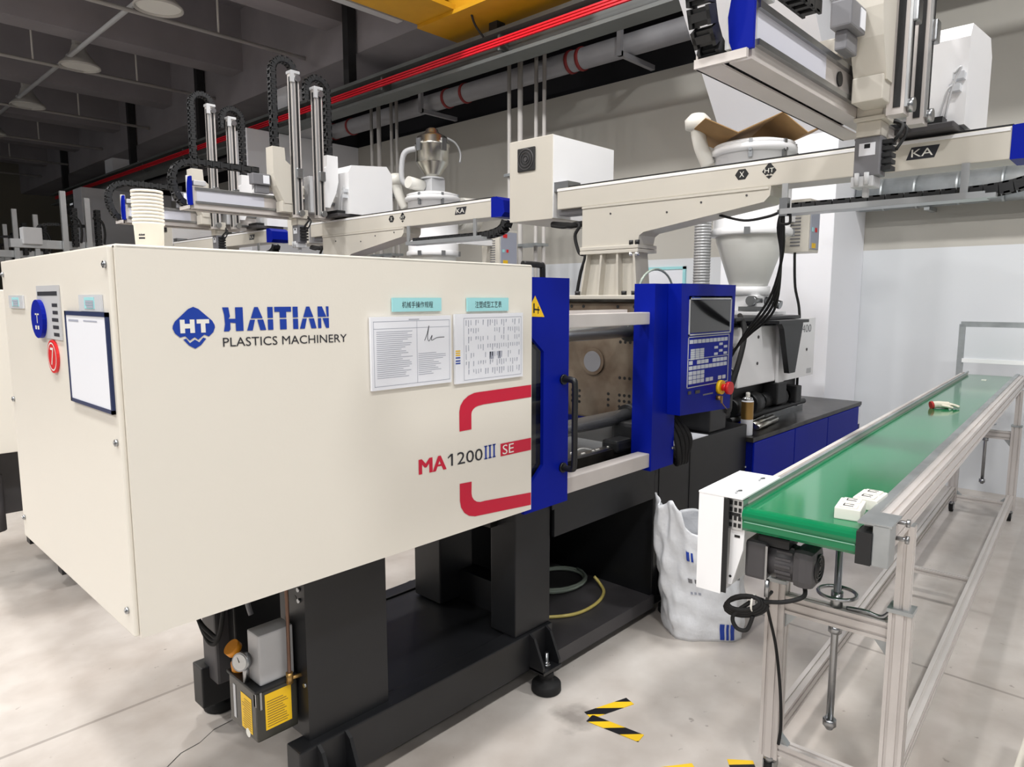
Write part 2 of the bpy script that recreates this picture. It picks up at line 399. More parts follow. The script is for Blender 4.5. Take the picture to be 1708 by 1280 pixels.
# ================================================================ the injection moulding machine
OM = (2.2, 2.17, 0)
mc = thing('injection_moulding_machine', 'cream, blue and black injection moulding machine with blue brand lettering on its cover', 'machine', OM)
# --- sheet metal cover over the clamp
gb = MB().box(.515, 1.865, 1.66, 1.672, .84, 1.732).box(.515, 1.865, 2.678, 2.69, .84, 1.732).box(.515, 1.865, 1.66, 2.69, 1.724, 1.736, .004)
cover = gb.build('clamp_cover', 'cream', mc)
endp = box('end_panel', 'cream', mc, .503, .515, 1.668, 2.682, .843, 1.733, .004)
for y, z in ((1.684, 1.692), (1.69, 1.297), (1.698, .9), (2.655, 1.692), (2.655, 1.30), (2.655, .91)):
    s = MB().cyl((.504, y, z), (.497, y, z), .008, 12).cyl((.497, y, z), (.495, y, z), .004, 6).build('screw', 'steel', endp)
YP = 1.6585
# diamond badge
def arcpts(cx, cz, r, a0, a1, n=8, rz=None): return [(cx + r*math.cos(R(a0 + (a1-a0)*i/n)), cz + (rz or r)*math.sin(R(a0 + (a1-a0)*i/n))) for i in range(n+1)]
def badge(mb_blue, mb_white, face, at, cx, cz, w, sgn=1):
    h = w
    P = lambda u, v: (cx + sgn*u*w, cz + v*h)
    # rounded diamond with wave cut
    flat(mb_blue, face, at, [P(-.49, .06), P(-.44, .16), P(-.12, .45), P(0, .5), P(.12, .45), P(.44, .16), P(.49, .06), P(.5, -.0), P(.45, -.12), P(.34, -.22),
                             P(.23, -.17), P(.08, -.29), P(0, -.22), P(-.12, -.3), P(-.22, -.19), P(-.34, -.22), P(-.45, -.12), P(-.5, 0)])
    flat(mb_blue, face, at, [P(-.27, -.27), P(-.2, -.25), P(-.12, -.36), P(0, -.28), P(.1, -.35), P(.2, -.24), P(.27, -.27), P(.14, -.42), P(0, -.5), P(-.14, -.42)])
    d = -.0008
    for q in ([(-.33, .2), (-.22, .2), (-.22, -.12), (-.33, -.12)], [(-.1, .2), (.01, .2), (.01, -.12), (-.1, -.12)], [(-.22, .1), (-.1, .1), (-.1, -.01), (-.22, -.01)],
              [(.06, .2), (.36, .2), (.36, .1), (.06, .1)], [(.155, .1), (.265, .1), (.265, -.12), (.155, -.12)]):
        flat(mb_white, face, at + d, [P(*p) for p in q])
a, b = MB(), MB(); badge(a, b, 'y', YP, .6735, 1.55, .098)
bd = a.build('badge', 'blue_print', cover, recalc=False); b.build('badge_letters', 'white_plastic', cover, recalc=False)
# stencil brand name, each letter cut by a white line
x0, x1, zt, zb = .742, 1.034, 1.597, 1.539
m = MB()
def L(u0, u1, polys):
    for p in polys: flat(m, 'y', YP, [(x0 + (x1-x0)*(u0 + (u1-u0)*q[0]), zb + (zt-zb)*q[1]) for q in p])
S = .46; T = .52
L(0, .175, [[(0,1),(.3,1),(.36,T+.1),(.28,T),(.62,T),(.62,1),(1,1),(1,0),(.62,0),(.62,S-.12),(.36,S-.1),(.36,.08),(.28,0),(.03,0),(.1,.3),(.08,.7)]])
L(.205, .375, [[(.42,1),(.62,1),(.85,T),(.22,T)], [(.18,S),(.44,S),(.3,0),(0,0)], [(.56,S),(.88,S),(1.02,0),(.7,0)]])
L(.395, .445, [[(0,1),(1,1),(1,T),(0,T)], [(0,S),(1,S),(1,0),(0,0)]])
L(.46, .62, [[(0,1),(1,1),(1,.78),(.7,.78),(.7,T),(.3,T),(.3,.78),(0,.78)], [(.3,S),(.7,S),(.7,0),(.3,0)]])
L(.635, .685, [[(0,1),(1,1),(1,T),(0,T)], [(0,S),(1,S),(1,0),(0,0)]])
L(.70, .865, [[(.42,1),(.62,1),(.85,T),(.22,T)], [(.18,S),(.44,S),(.3,0),(0,0)], [(.56,S),(.88,S),(1.02,0),(.7,0)]])
L(.885, 1, [[(0,1),(.4,1),(.78,T),(0,T)], [(.75,1),(1,1),(1,T),(.82,T)], [(0,S),(.3,S),(.3,0),(0,0)], [(.42,S),(1,S),(1,0),(.72,0)]])
m.build('brand_lettering', 'blue_print', cover, recalc=False)
lettering('lettering', 'dark_print', cover, 'PLASTICS MACHINERY', 'y', YP, .740, 1.089, 1.502, 1.524, -.004)
mm = MB()
for q_ in (0, .003, .006): put_text(mm, 'MA', 'y', YP - .0001*q_, 1.336 + q_, 1.445 + q_, 1.071, 1.119, -.002)
mm.build('lettering', 'red_print', cover, recalc=False)
lettering('lettering', 'dark_print', cover, '1200', 'y', YP, 1.471, 1.614, 1.075, 1.116, -.004)
mm = MB(); flat(mm, 'y', YP, [(1.4715, 1.116), (1.4715, 1.109), (1.457, 1.1015), (1.457, 1.1065)]); mm.build('digit_flag', 'dark_print', cover, recalc=False)
mm = MB()
for u in (1.622, 1.642, 1.662):
    mm.box(u + .004, u + .011, YP - .0006, YP, 1.072, 1.117).box(u, u + .015, YP - .0006, YP, 1.114, 1.1175).box(u, u + .015, YP - .0006, YP, 1.071, 1.0745)
mm.build('lettering', 'blue_print', cover)
mm = MB()
flat(mm, 'y', YP, [(1.702, 1.113), (1.862, 1.111), (1.862, 1.066), (1.702, 1.068)])
# upper and lower arms of the big red bracket
out = [(1.509, 1.184), (1.509, 1.25)] + [(1.59 - .081*math.cos(R(t)), 1.25 + .056*math.sin(R(t))) for t in (20, 40, 60, 80, 90)] + [(1.862, 1.307), (1.862, 1.262), (1.62, 1.262)]
inn = [(1.60 - .037*math.cos(R(t)), 1.235 + .025*math.sin(R(t))) for t in (80, 60, 40, 20, 0)] + [(1.563, 1.184)]
flat(mm, 'y', YP, out + inn)
out = [(1.508, 1.008), (1.508, .95)] + [(1.59 - .082*math.cos(R(t)), .95 - .07*math.sin(R(t))) for t in (20, 40, 60, 80, 90)] + [(1.862, .858), (1.862, .905), (1.625, .925)]
inn = [(1.61 - .049*math.cos(R(t)), .965 - .04*math.sin(R(t))) for t in (80, 60, 40, 20, 0)] + [(1.562, 1.005)]
flat(mm, 'y', YP, out + inn)
mm.build('red_stripe', 'red_print', cover, recalc=False)
lettering('lettering', 'white_plastic', cover, 'SE', 'y', YP - .0012, 1.711, 1.768, 1.073, 1.107)
# papers and plates stuck on the cover
def lines(mb, face, at, a0, a1, z0, z1, n, jit=.35, th=.0016, sgn=1):
    for i in range(n):
        z = z1 - (z1 - z0) * (i + .5) / n; w = (a1 - a0) * (1 - jit * random.random())
        flat(mb, face, at, [(a0, z), (a0 + w, z), (a0 + w, z - th), (a0, z - th)])
def frame_lines(mb, face, at, a0, a1, z0, z1, th=.0014):
    for q in ((a0, a1, z0, z0 + th), (a0, a1, z1 - th, z1), (a0, a0 + th, z0, z1), (a1 - th, a1, z0, z1)):
        flat(mb, face, at, [(q[0], q[2]), (q[1], q[2]), (q[1], q[3]), (q[0], q[3])])
d1 = thing('document_sleeve', 'larger printed instruction sheet in a clear sleeve on the cream cover', 'document', (1.315, 1.652, 1.355))
MB().box(1.163, 1.469, 1.650, 1.6575, 1.352, 1.565).xf(Matrix.Identity(4)).build('sheet', 'paper', d1)
mm = MB(); yy = 1.6494
frame_lines(mm, 'y', yy, 1.172, 1.462, 1.362, 1.552); lines(mm, 'y', yy, 1.182, 1.315, 1.385, 1.525, 24); lines(mm, 'y', yy, 1.335, 1.45, 1.385, 1.455, 12, .7)
flat(mm, 'y', yy, [(1.33, 1.552), (1.3314, 1.552), (1.3314, 1.362), (1.33, 1.362)]); flat(mm, 'y', yy, [(1.172, 1.531), (1.462, 1.531), (1.462, 1.5298), (1.172, 1.5298)])
flat(mm, 'y', yy, [(1.30, 1.557), (1.34, 1.557), (1.34, 1.5545), (1.30, 1.5545)])
mm.build('print', 'ink_grey', d1, recalc=False)
tube('signature', 'dark_print', d1, smooth_path([(1.36, yy, 1.49), (1.37, yy, 1.51), (1.378, yy, 1.535), (1.372, yy, 1.50), (1.378, yy, 1.488), (1.39, yy, 1.505), (1.388, yy, 1.49), (1.41, yy, 1.497), (1.44, yy, 1.498)]), .0009, 5)
d2 = thing('document_sleeve', 'process chart sheet in a clear sleeve above the red stripe', 'document', (1.645, 1.652, 1.343))
MB().box(1.485, 1.807, 1.650, 1.6575, 1.343, 1.568).build('sheet', 'paper', d2)
mm = MB(); frame_lines(mm, 'y', yy, 1.523, 1.798, 1.352, 1.555)
for i in range(24):
    u = 1.532 + i * .011
    for j in range(7):
        if random.random() < .7:
            z = 1.548 - j * .027; h_ = .010 + .014*random.random(); flat(mm, 'y', yy, [(u, z), (u + .002 + .003*random.random(), z), (u + .003, z - h_), (u, z - h_)])
for (u0, u1, z0, z1) in ((1.64, 1.66, 1.415, 1.44), (1.68, 1.695, 1.415, 1.44)): flat(mm, 'y', yy, [(u0, z0), (u1, z0), (u1, z1), (u0, z1)])
mm.build('print', 'ink_grey', d2, recalc=False)
mm = MB()
for z in (1.452, 1.445, 1.438): flat(mm, 'y', yy - .0003, [(1.487, z), (1.507, z), (1.507, z - .004), (1.487, z - .004)])
mm.build('colour_bars', 'yellow', d2, recalc=False)
mm = MB()
for z in (1.43, 1.42, 1.412): flat(mm, 'y', yy - .0003, [(1.487, z), (1.507, z), (1.507, z - .004), (1.487, z - .004)])
mm.build('colour_bars', 'blue_print', d2, recalc=False)
for (a0, a1, z0, z1, txt, lab) in ((1.244, 1.433, 1.579, 1.620, '机械手操作规程', 'pale blue title label above the larger instruction sheet'), (1.543, 1.737, 1.576, 1.620, '注塑成型工艺表', 'pale blue title label above the process chart sheet')):
    t = thing('title_label', lab, 'label', ((a0+a1)/2, 1.656, z0))
    box('plate', 'pale_cyan', t, a0, a1, 1.653, 1.6575, z0, z1)
    lettering('lettering', 'dark_print', t, txt, 'y', 1.6522, a0 + .035, a1 - .035, z0 + .011, z1 - .011)
XP = .5
d3 = thing('framed_notice', 'blank white notice in a dark blue frame on the cream end panel', 'notice', (.5, 1.84, 1.366))
MB().box(.497, .5025, 1.692, 1.99, 1.37, 1.582).build('sheet', 'paper', d3)
f = MB()
for (y0, y1, z0, z1) in ((1.684, 1.998, 1.578, 1.588), (1.684, 1.998, 1.362, 1.371), (1.684, 1.693, 1.362, 1.588), (1.989, 1.998, 1.362, 1.588)): f.box(.4955, .5025, y0, y1, z0, z1)
f.build('frame', 'notice_blue', d3)
mm = MB(); flat(mm, 'x', .4965, [(1.97, 1.568), (1.89, 1.568), (1.89, 1.563), (1.97, 1.563)]); flat(mm, 'x', .4965, [(1.85, 1.568), (1.75, 1.568), (1.75, 1.565), (1.85, 1.565)]); mm.build('print', 'ink_grey', d3, recalc=False)
for (y0, y1, z0, z1, lab) in ((1.718, 1.88, 1.589, 1.627, 'small pale label above the dark blue framed notice'), (2.42, 2.59, 1.589, 1.627, 'small pale label near the far edge of the end panel')):
    t = thing('title_label', lab, 'label', (.5, (y0+y1)/2, z0))
    box('plate', 'clear_white', t, .498, .5025, y0, y1, z0, z1)
    box('strip', 'pale_cyan', t, .497, .498, y0 + .045, y1 - .045, z0 + .006, z1 - .006)
    mm = MB(); lines(mm, 'x', .4965, y0 + .05, y1 - .05, z0 + .01, z1 - .01, 3, .2, .005); mm.build('print', 'ink_grey', t, recalc=False)
pl = thing('specification_plate', 'grey printed plate behind the blue round tag on the end panel', 'plate', (.5, 2.155, 1.512))
box('plate', 'light_grey', pl, .4985, .5025, 2.05, 2.26, 1.512, 1.652)
mm = MB(); lines(mm, 'x', .498, 2.06, 2.25, 1.628, 1.645, 1, .05, .011); lines(mm, 'x', .498, 2.065, 2.15, 1.52, 1.615, 5, .5, .009); mm.build('print', 'dark_print', pl, recalc=False)
def disc(name, m, lab, cat, y, z, r, rz, x0, x1):
    t = thing(name, lab, cat, (x0, y, z - rz))
    vs = arcpts(y, z, r, 0, 345, 23, rz); MB().prism(vs, 'x', x0, x1).build('disc', m, t); return t
t = disc('status_disc', 'blue', 'round blue magnetic tag covering the grey plate', 'tag', 2.232, 1.563, .058, .052, .488, .4985)
mm = MB(); 
for (y0, y1, z0, z1) in ((2.245, 2.205, 1.574, 1.578), (2.228, 2.222, 1.552, 1.578), (2.25, 2.235, 1.535, 1.545), (2.225, 2.21, 1.535, 1.545)): flat(mm, 'x', .4875, [(y0, z0), (y1, z0), (y1, z1), (y0, z1)])
mm.build('print', 'white_plastic', t, recalc=False)
t = disc('number_disc', 'red', 'round red tag with a white number seven on the end panel', 'tag', 2.143, 1.465, .046, .044, .4965, .5025)
vs = arcpts(2.143, 1.465, .04, 0, 360, 28, .038); vi = arcpts(2.143, 1.465, .036, 0, 360, 28, .034)
mm = MB(); 
for i in range(28): flat(mm, 'x', .496, [vs[i], vs[i+1], vi[i+1], vi[i]])
put_text(mm, '7', 'x', .496, 2.157, 2.127, 1.442, 1.489); mm.build('print', 'white_plastic', t, recalc=False)
# --- blue sliding guard door
door = prism('guard_door', 'blue', mc, [(1.86, 1.695), (2.117, 1.695), (2.117, .813), (1.86, .813), (1.86, .90), (1.90, .925), (1.967, .985), (1.967, 1.42), (1.90, 1.475), (1.86, 1.495)], 'y', 1.69, 1.705)
box('door_return', 'blue', door, 2.107, 2.117, 1.705, 1.74, .813, 1.695)
box('door_window', 'dark_pane', door, 1.55, 1.975, 1.709, 1.713, .88, 1.52)
tube('door_handle', 'black', door, smooth_path([(2.082, 1.69, 1.305), (2.085, 1.645, 1.305), (2.085, 1.632, 1.28), (2.085, 1.632, 1.13), (2.085, 1.632, .98), (2.085, 1.645, .955), (2.082, 1.69, .955)], 5), .0125, 10)
MB().cyl((2.082, 1.69, 1.305), (2.082, 1.68, 1.305), .02, 12).cyl((2.082, 1.69, .955), (2.082, 1.68, .955), .02, 12).build('handle_flange', 'black', door)
wt = MB(); flat(wt, 'y', 1.6885, [(1.862, 1.553), (1.968, 1.549), (1.915, 1.628)]); wt.build('warning_sticker', 'yellow', door, recalc=False)
mm = MB(); flat(mm, 'y', 1.6878, [(1.905, 1.565), (1.912, 1.565), (1.912, 1.60), (1.905, 1.60)]); flat(mm, 'y', 1.6878, [(1.912, 1.575), (1.94, 1.573), (1.94, 1.578), (1.912, 1.581)]); flat(mm, 'y', 1.6878, [(1.93, 1.562), (1.934, 1.562), (1.934, 1.588), (1.93, 1.588)])
mm.build('warning_symbol', 'black', door, recalc=False)
tube('top_rail_handle', 'black', mc, smooth_path([(1.97, 1.80, 1.748), (2.03, 1.80, 1.748), (2.075, 1.80, 1.745), (2.085, 1.80, 1.73), (2.085, 1.80, 1.56)], 4), .012, 8)
# --- rails, tie bars, platens, bed
MB().box(1.6, 2.935, 1.715, 1.765, 1.50, 1.555, .004).box(1.6, 2.62, 1.76, 1.79, 1.545, 1.568).cyl((2.6, 1.7145, 1.53), (2.6, 1.7155, 1.53), .006).build('top_door_rail', 'anodised', mc)
box('top_rail_end', 'anodised', mc, 2.935, 2.945, 1.71, 1.77, 1.495, 1.56)
box('bottom_door_rail', 'anodised', mc, 1.6, 2.92, 1.70, 1.765, .835, .90, .004)
fp = MB().box(2.965, 3.16, 1.86, 2.52, .98, 1.60, .01).build('fixed_platen', 'platen', mc)
cyl('locating_ring', 'platen', fp, (2.967, 2.20, 1.285), (2.955, 2.20, 1.285), .072, 32)
cyl('nozzle_bore', 'mid_grey', fp, (2.956, 2.20, 1.285), (2.9535, 2.20, 1.285), .055, 32)
hb = MB()
for z in (1.50, 1.455, 1.395, 1.385, 1.21, 1.12, 1.09, 1.06):
    for i, y in enumerate((1.91, 1.94, 1.97, 2.0, 2.03, 2.10, 2.29, 2.34, 2.40, 2.45)):
        if (z > 1.44 and y > 2.05 and z < 1.46) or (z in (1.395, 1.21) and y > 2.05): continue
        if z in (1.385,) : continue
        hb.cyl((2.966, y, z), (2.9635, y, z), .0085, 8)
hb.build('bolt_holes', 'black', fp, kind='stuff')
th = MB()
for y in (1.95, 2.05, 2.27, 2.35): th.cyl((2.966, y, 1.575), (2.963, y, 1.575), .009, 8)
th.build('top_bolt_holes', 'black', fp, kind='stuff')
box('platen_top_plate', 'greasy', fp, 2.945, 3.17, 1.84, 2.53, 1.60, 1.612)
for (y, z) in ((1.93, 1.035), (1.93, 1.46), (2.42, 1.035), (2.42, 1.46)):
    cyl('tie_bar', 'chrome', mc, (1.2, y, z), (2.965, y, z), .035, 24)
    cyl('tie_bar_sleeve', 'black_plastic', mc, (2.88, y, z), (2.966, y, z), .055, 24)
box('moving_platen', 'platen', mc, 1.62, 1.85, 1.86, 2.52, .95, 1.60, .01)
bed = MB().box(1.5, 2.96, 1.765, 1.80, .82, .885).box(1.5, 2.96, 1.80, 1.84, .80, .865).box(1.5, 2.96, 1.85, 1.91, .80, .91).box(1.5, 2.96, 2.40, 2.55, .80, .91).build('bed_rails', 'greasy', mc)
box('bed_strip', 'steel', bed, 1.5, 2.92, 1.862, 1.898, .91, .918)
box('chute_plate', 'greasy', mc, 1.9, 2.96, 1.91, 2.40, .70, .72)
MB().box(2.3, 2.9, 1.98, 2.3, .86, .875).build('drip_plate', 'steel', mc)
lump = MB().box(2.78, 2.96, 1.80, 1.95, .91, 1.02, .02).box(2.84, 2.96, 1.78, 1.86, .98, 1.08, .02).box(2.66, 2.80, 1.83, 1.92, .89, .95, .015).build('carriage_block', 'black_plastic', mc)
bits = MB()
for i in range(26):
    x, y = random.uniform(2.15, 2.8), random.choice((1.78, 1.82, 1.875)); z = .886 if y == 1.78 else .866 if y == 1.82 else .919
    bits.box(x, x + random.uniform(.004, .016), y - .004, y + .004, z, z + .003)
bits.build('plastic_flakes', 'white_plastic', bed, kind='stuff')
tube('clear_sprue', 'translucent', mc, smooth_path([(2.55, 2.02, .88), (2.60, 1.99, .90), (2.66, 1.97, .885), (2.68, 1.95, .88)]), .006, 6)
# --- blue fixed guard and operator panel
fg = MB().box(2.735, 2.935, 1.69, 1.705, .817, 1.684).box(2.735, 2.75, 1.705, 1.80, .817, 1.684).build('fixed_guard', 'blue', mc)
for z in (.9, 1.1, 1.35, 1.62): MB().cyl((2.92, 1.69, z), (2.92, 1.684, z), .006, 10).build('screw', 'steel', fg)
hm = prism('operator_panel', 'blue', mc, [(2.845, 1.685), (3.39, 1.685), (3.372, 1.05), (2.865, 1.072)], 'y', 1.62, 1.72)
bz = MB()
for (a0, a1, z0, z1) in ((2.918, 3.346, 1.62, 1.628), (2.918, 3.346, 1.444, 1.45), (2.918, 2.926, 1.444, 1.628), (3.338, 3.346, 1.444, 1.628), (2.918, 3.345, 1.612, 1.628)): bz.box(a0, a1, 1.616, 1.62, z0, z1)
bz.build('screen_bezel', 'light_grey', hm)
box('display_screen', 'screen_black', hm, 2.932, 3.332, 1.6175, 1.62, 1.456, 1.610)
MB().box(2.935, 2.955, 1.6155, 1.616, 1.617, 1.6245).box(2.960, 3.02, 1.6155, 1.616, 1.618, 1.6225).build('maker_mark', 'blue_print', hm)
kf = MB()
for (a0, a1, z0, z1) in ((2.918, 3.335, 1.434, 1.438), (2.918, 3.335, 1.195, 1.199), (2.918, 2.922, 1.195, 1.438), (3.331, 3.335, 1.195, 1.438), (2.918, 3.335, 1.33, 1.333)): kf.box(a0, a1, 1.6175, 1.62, z0, z1)
kf.build('keypad_frame', 'light_grey', hm)
kb = MB()
def key(x, z, w=.03, h=.018): kb.box(x, x + w, 1.6165, 1.62, z, z + h)
for i in range(10): key(2.932 + i*.039, 1.405)
for j in range(5):
    for i in range(3): key(2.945 + i*.045, 1.38 - j*.0105 - .01, .036, .009)
for (u, z) in ((3.23, 1.385), (3.18, 1.37), (3.28, 1.37), (3.23, 1.352), (3.18, 1.338), (3.28, 1.338)): key(u, z, .032, .012)
for i in range(10):
    if i not in (1, 5): key(2.932 + i*.039, 1.305)
for i in range(10): key(2.932 + i*.039, 1.28)
for j in range(3):
    for i in range(4): key(2.932 + i*.039, 1.255 - j*.021)
for u in (3.10, 3.14, 3.23, 3.275): key(u, 1.213)
kb.build('keypad', 'key_white', hm, kind='stuff')
box('port_cover', 'dark_grey', hm, 2.93, 2.955, 1.615, 1.62, 1.165, 1.18); box('port_cover', 'dark_grey', hm, 3.0, 3.04, 1.615, 1.62, 1.163, 1.178); box('serial_strip', 'mid_grey', hm, 3.08, 3.18, 1.6185, 1.62, 1.145, 1.152)
tube('clear_hose', 'hose_clear', mc, [(3.02 + .16*math.cos(R(t)), 1.86, 1.64 + .12*math.sin(R(t))) for t in range(-10, 200, 12)], .006, 6)
es = cyl('stop_button_base', 'yellow', hm, (3.245, 1.62, 1.172), (3.245, 1.60, 1.172), .036, 20)
MB().cyl((3.245, 1.60, 1.172), (3.245, 1.575, 1.172), .018, 16).cyl((3.245, 1.575, 1.172), (3.245, 1.555, 1.172), .032, 20).build('stop_button', 'red', es)
MB().cyl((3.225, 1.62, 1.12), (3.225, 1.595, 1.12), .012, 12).box(3.218, 3.232, 1.59, 1.596, 1.095, 1.13).tube([(3.225, 1.594, 1.10), (3.245, 1.59, 1.08), (3.30, 1.60, 1.055)], .0025, 5).build('key_switch', 'brass', hm)
cb = MB()
for i, dx in enumerate((0, .03, .055, .08)):
    cb.tube(smooth_path([(2.93 + dx, 1.75, 1.06), (2.95 + dx, 1.69 - .01*i, .95), (2.97 + dx, 1.68, .85), (3.02 + dx, 1.72, .80), (3.08, 1.80, .86)]), .014, 8)
cb.build('cable_loop', 'rubber', mc)
# --- black welded base
MB().box(.97, 2.155, 1.795, 1.875, .09, .25, .006).box(.97, 2.155, 2.50, 2.58, .09, .25, .006).box(1.30, 1.38, 1.875, 2.5, .09, .25).build('base_rail', 'black_frame', mc)
box('base_plate', 'black_frame', mc, 1.32, 2.155, 1.875, 2.5, .225, .24)
lg1 = MB().box(1.025, 1.325, 1.83, 1.842, .25, .86).box(1.025, 1.037, 1.842, 1.97, .25, .86).box(1.025, 1.325, 1.97, 1.982, .25, .86).box(1.313, 1.325, 1.842, 1.97, .25, .86).build('leg_panel', 'black_frame', mc)
for z in (.70, .735, .77):
    cyl('bolt', 'steel', lg1, (1.026, 1.86, z), (1.019, 1.86, z), .007, 8)
for z in (.70, .745): cyl('hole', 'black', lg1, (1.0255, 1.885, z), (1.024, 1.885, z), .009, 10)
cyl('bolt', 'steel', lg1, (1.03, 1.845, .43), (1.02, 1.845, .43), .007, 8)
box('leg_post', 'black_frame', mc, 1.94, 2.155, 1.81, 1.95, .25, .86, .006)
box('leg_panel', 'black_frame', mc, 1.05, 1.3, 2.38, 2.56, .25, .86, .006)
box('leg_post', 'black_frame', mc, 1.94, 2.14, 2.27, 2.45, .25, .86, .006)
box('cross_rail', 'black_frame', mc, 2.06, 2.155, 1.95, 2.5, .225, .38)
box('upper_frame', 'black_frame', mc, 1.0, 2.16, 1.83, 2.56, .80, .86)
# far side valve post and fittings below the cover
MB().box(1.0, 1.09, 2.43, 2.55, .2, .66, .01).box(.93, 1.12, 2.46, 2.66, .60, .68, .01).cyl((.95, 2.6, .60), (.95, 2.6, .53), .035, 14).cyl((.93, 2.47, .66), (.93, 2.47, .56), .03, 14).box(.88, .96, 2.56, 2.68, .62, .70, .01).build('valve_post', 'dark_grey', mc)
for k in range(3):
    tube('signal_cable', 'rubber', mc, smooth_path([(.95, 2.5 - .05*k, .60), (.95, 2.45, .48), (.96, 2.38, .40 + .02*k), (.97, 2.32, .45), (.98, 2.28, .62), (1.0, 2.27, .8)]), .008, 6)
tube('grey_hose', 'mid_grey', mc, smooth_path([(.96, 2.2, .80), (.955, 2.1, .755), (.955, 1.98, .77), (.96, 1.93, .84)]), .009, 6)
tube('grey_hose', 'mid_grey', mc, smooth_path([(.955, 2.06, .77), (.95, 2.055, .72), (.95, 2.05, .66), (.955, 2.04, .62)]), .008, 6)
# lubrication unit hung on the leg
lu = thing('lubrication_unit', 'small lubrication tank with yellow stickers and grey pump box below the cover', 'pump', (.96, 1.97, .27))
tk = MB().box(.885, 1.02, 1.885, 2.065, .285, .445, .006).build('tank', 'tank_plastic', lu)
MB().box(.88, 1.022, 1.88, 2.07, .445, .455, .003).build('tank_lid', 'black_plastic', tk)
hb = MB().box(.905, 1.018, 1.895, 1.968, .455, .615, .006).build('pump_housing', 'light_grey', lu)
mm = MB(); flat(mm, 'x', .8842, [(1.985, .415), (1.915, .415), (1.915, .30), (1.985, .30)]); mm.build('sticker', 'yellow', tk, recalc=False)
mm = MB(); flat(mm, 'y', 1.8842, [(.912, .43), (.998, .43), (.998, .315), (.912, .315)]); mm.build('sticker', 'yellow', tk, recalc=False)
mm = MB(); lines(mm, 'x', .8836, 1.92, 1.978, .305, .405, 13, .3, .002); mm.build('sticker_print', 'copper', tk, recalc=False)
mm = MB(); lines(mm, 'y', 1.8836, .918, .99, .322, .41, 11, .3, .002); mm.build('sticker_print', 'copper', tk, recalc=False)
MB().box(.8835, .8845, 2.02, 2.035, .31, .42).build('level_scale', 'light_grey', tk)
cyl('oval_label', 'white_plastic', tk, (.885, 1.945, .295), (.8835, 1.945, .295), .014, 16)
for (y, z, tilt) in ((2.04, .455, 0), (2.055, .515, 1)):
    if not tilt: MB().lathe(.91, y, [(.024, z), (.026, z + .025), (.022, z + .03), (.018, z + .025)], 20, cap=False).build('filler_neck', 'orange', lu)
    else: MB().cyl((.905, y, z), (.892, y, z + .016), .026, 20).box(.90, .912, y - .006, y + .006, z - .04, z).build('filler_cap', 'orange', lu)
g = MB().cyl((.888, 1.955, .525), (.868, 1.945, .53), .028, 24).cyl((.89, 1.955, .52), (.89, 1.955, .455), .009, 10).build('pressure_gauge', 'steel', lu)
cyl('gauge_face', 'glass_dial', g, (.868, 1.945, .53), (.867, 1.9445, .5302), .024, 24)
tube('gauge_needle', 'black', g, [(.8662, 1.944, .53), (.8662, 1.955, .545)], .0015, 5)
tube('oil_pipe', 'copper', lu, smooth_path([(.99, 1.875, .46), (.99, 1.873, .6), (.99, 1.873, .74), (.985, 1.88, .79), (.97, 1.885, .82), (.97, 1.89, .86)]), .006, 8)
MB().cyl((.99, 1.875, .44), (.99, 1.875, .475), .011, 8).cyl((.99, 1.875, .455), (1.03, 1.868, .455), .006, 8).build('pipe_fitting', 'brass', lu)
for (x, y) in ((.889, 1.888),): 
    MB().box(x - .004, x + .002, y - .001, y + .012, .40, .45).box(x + .006, x + .012, y - .008, y - .003, .39, .445).build('clip', 'steel', lu)
# levelling feet
def foot(x, y, s):
    o = MB()
    for dx in (-.05, .05):
        o.prism([(y, .25), (y, .10), (y + s*.075, .10), (y + s*.075, .125), (y + s*.025, .235)], 'x', x + dx - .006, x + dx + .006)
    o.box(x - .056, x + .056, y, y + s*.08, .095, .107)
    f = o.build('foot_bracket', 'black_frame', mc)
    yc = y + s * .045
    MB().cyl((x, yc, .05), (x, yc, .165), .008, 10).cyl((x, yc, .107), (x, yc, .118), .018, 6).cyl((x, yc, .118), (x, yc, .126), .014, 12).build('levelling_bolt', 'steel', f)
    MB().lathe(x, yc, [(.058, 0), (.062, .005), (.061, .034), (.055, .04), (.03, .044), (.026, .06), (.032, .066), (.03, .08), (.018, .095)], 24).build('levelling_pad', 'rubber', f)
for x, y, s in ((1.085, 1.795, -1), (2.065, 1.795, -1), (1.085, 2.58, 1), (2.065, 2.58, 1), (3.06, 1.80, -1)): foot(x, y, s)
# --- middle bay floor tray, injection side base
MB().box(2.155, 2.95, 1.795, 2.56, .06, .105).box(2.155, 2.95, 1.785, 1.80, .05, .115).build('oil_tray', 'dark_grey', mc)
box('bay_back_panel', 'black_frame', mc, 2.155, 2.95, 2.54, 2.56, .105, .80)
MB().box(2.155, 2.96, 1.80, 2.55, .74, .80).box(2.17, 2.95, 1.80, 1.815, .62, .74).build('bed_frame', 'black_frame', mc)
sb = MB().box(2.95, 3.99, 1.80, 2.56, .05, .86, .006).build('centre_base', 'black_frame', mc)
MB().box(3.3, 3.32, 1.797, 1.80, .1, .8).box(2.99, 3.0, 1.797, 1.80, .1, .8).build('panel_seam', 'black', sb)
hs = thing('air_hose', 'coiled pale hose with a yellow end lying on the machine tray', 'hose', (2.6, 2.2, .11))
pts = []
for i in range(60):
    t = i / 59 * 2 * math.pi * 3; rr = .17 + .008 * math.sin(t * .7)
    pts.append((2.75 + rr * math.cos(t), 2.26 + rr * .8 * math.sin(t), .115 + .006 * (i / 20)))
tube('coil', 'hose_clear', hs, pts, .008, 6)
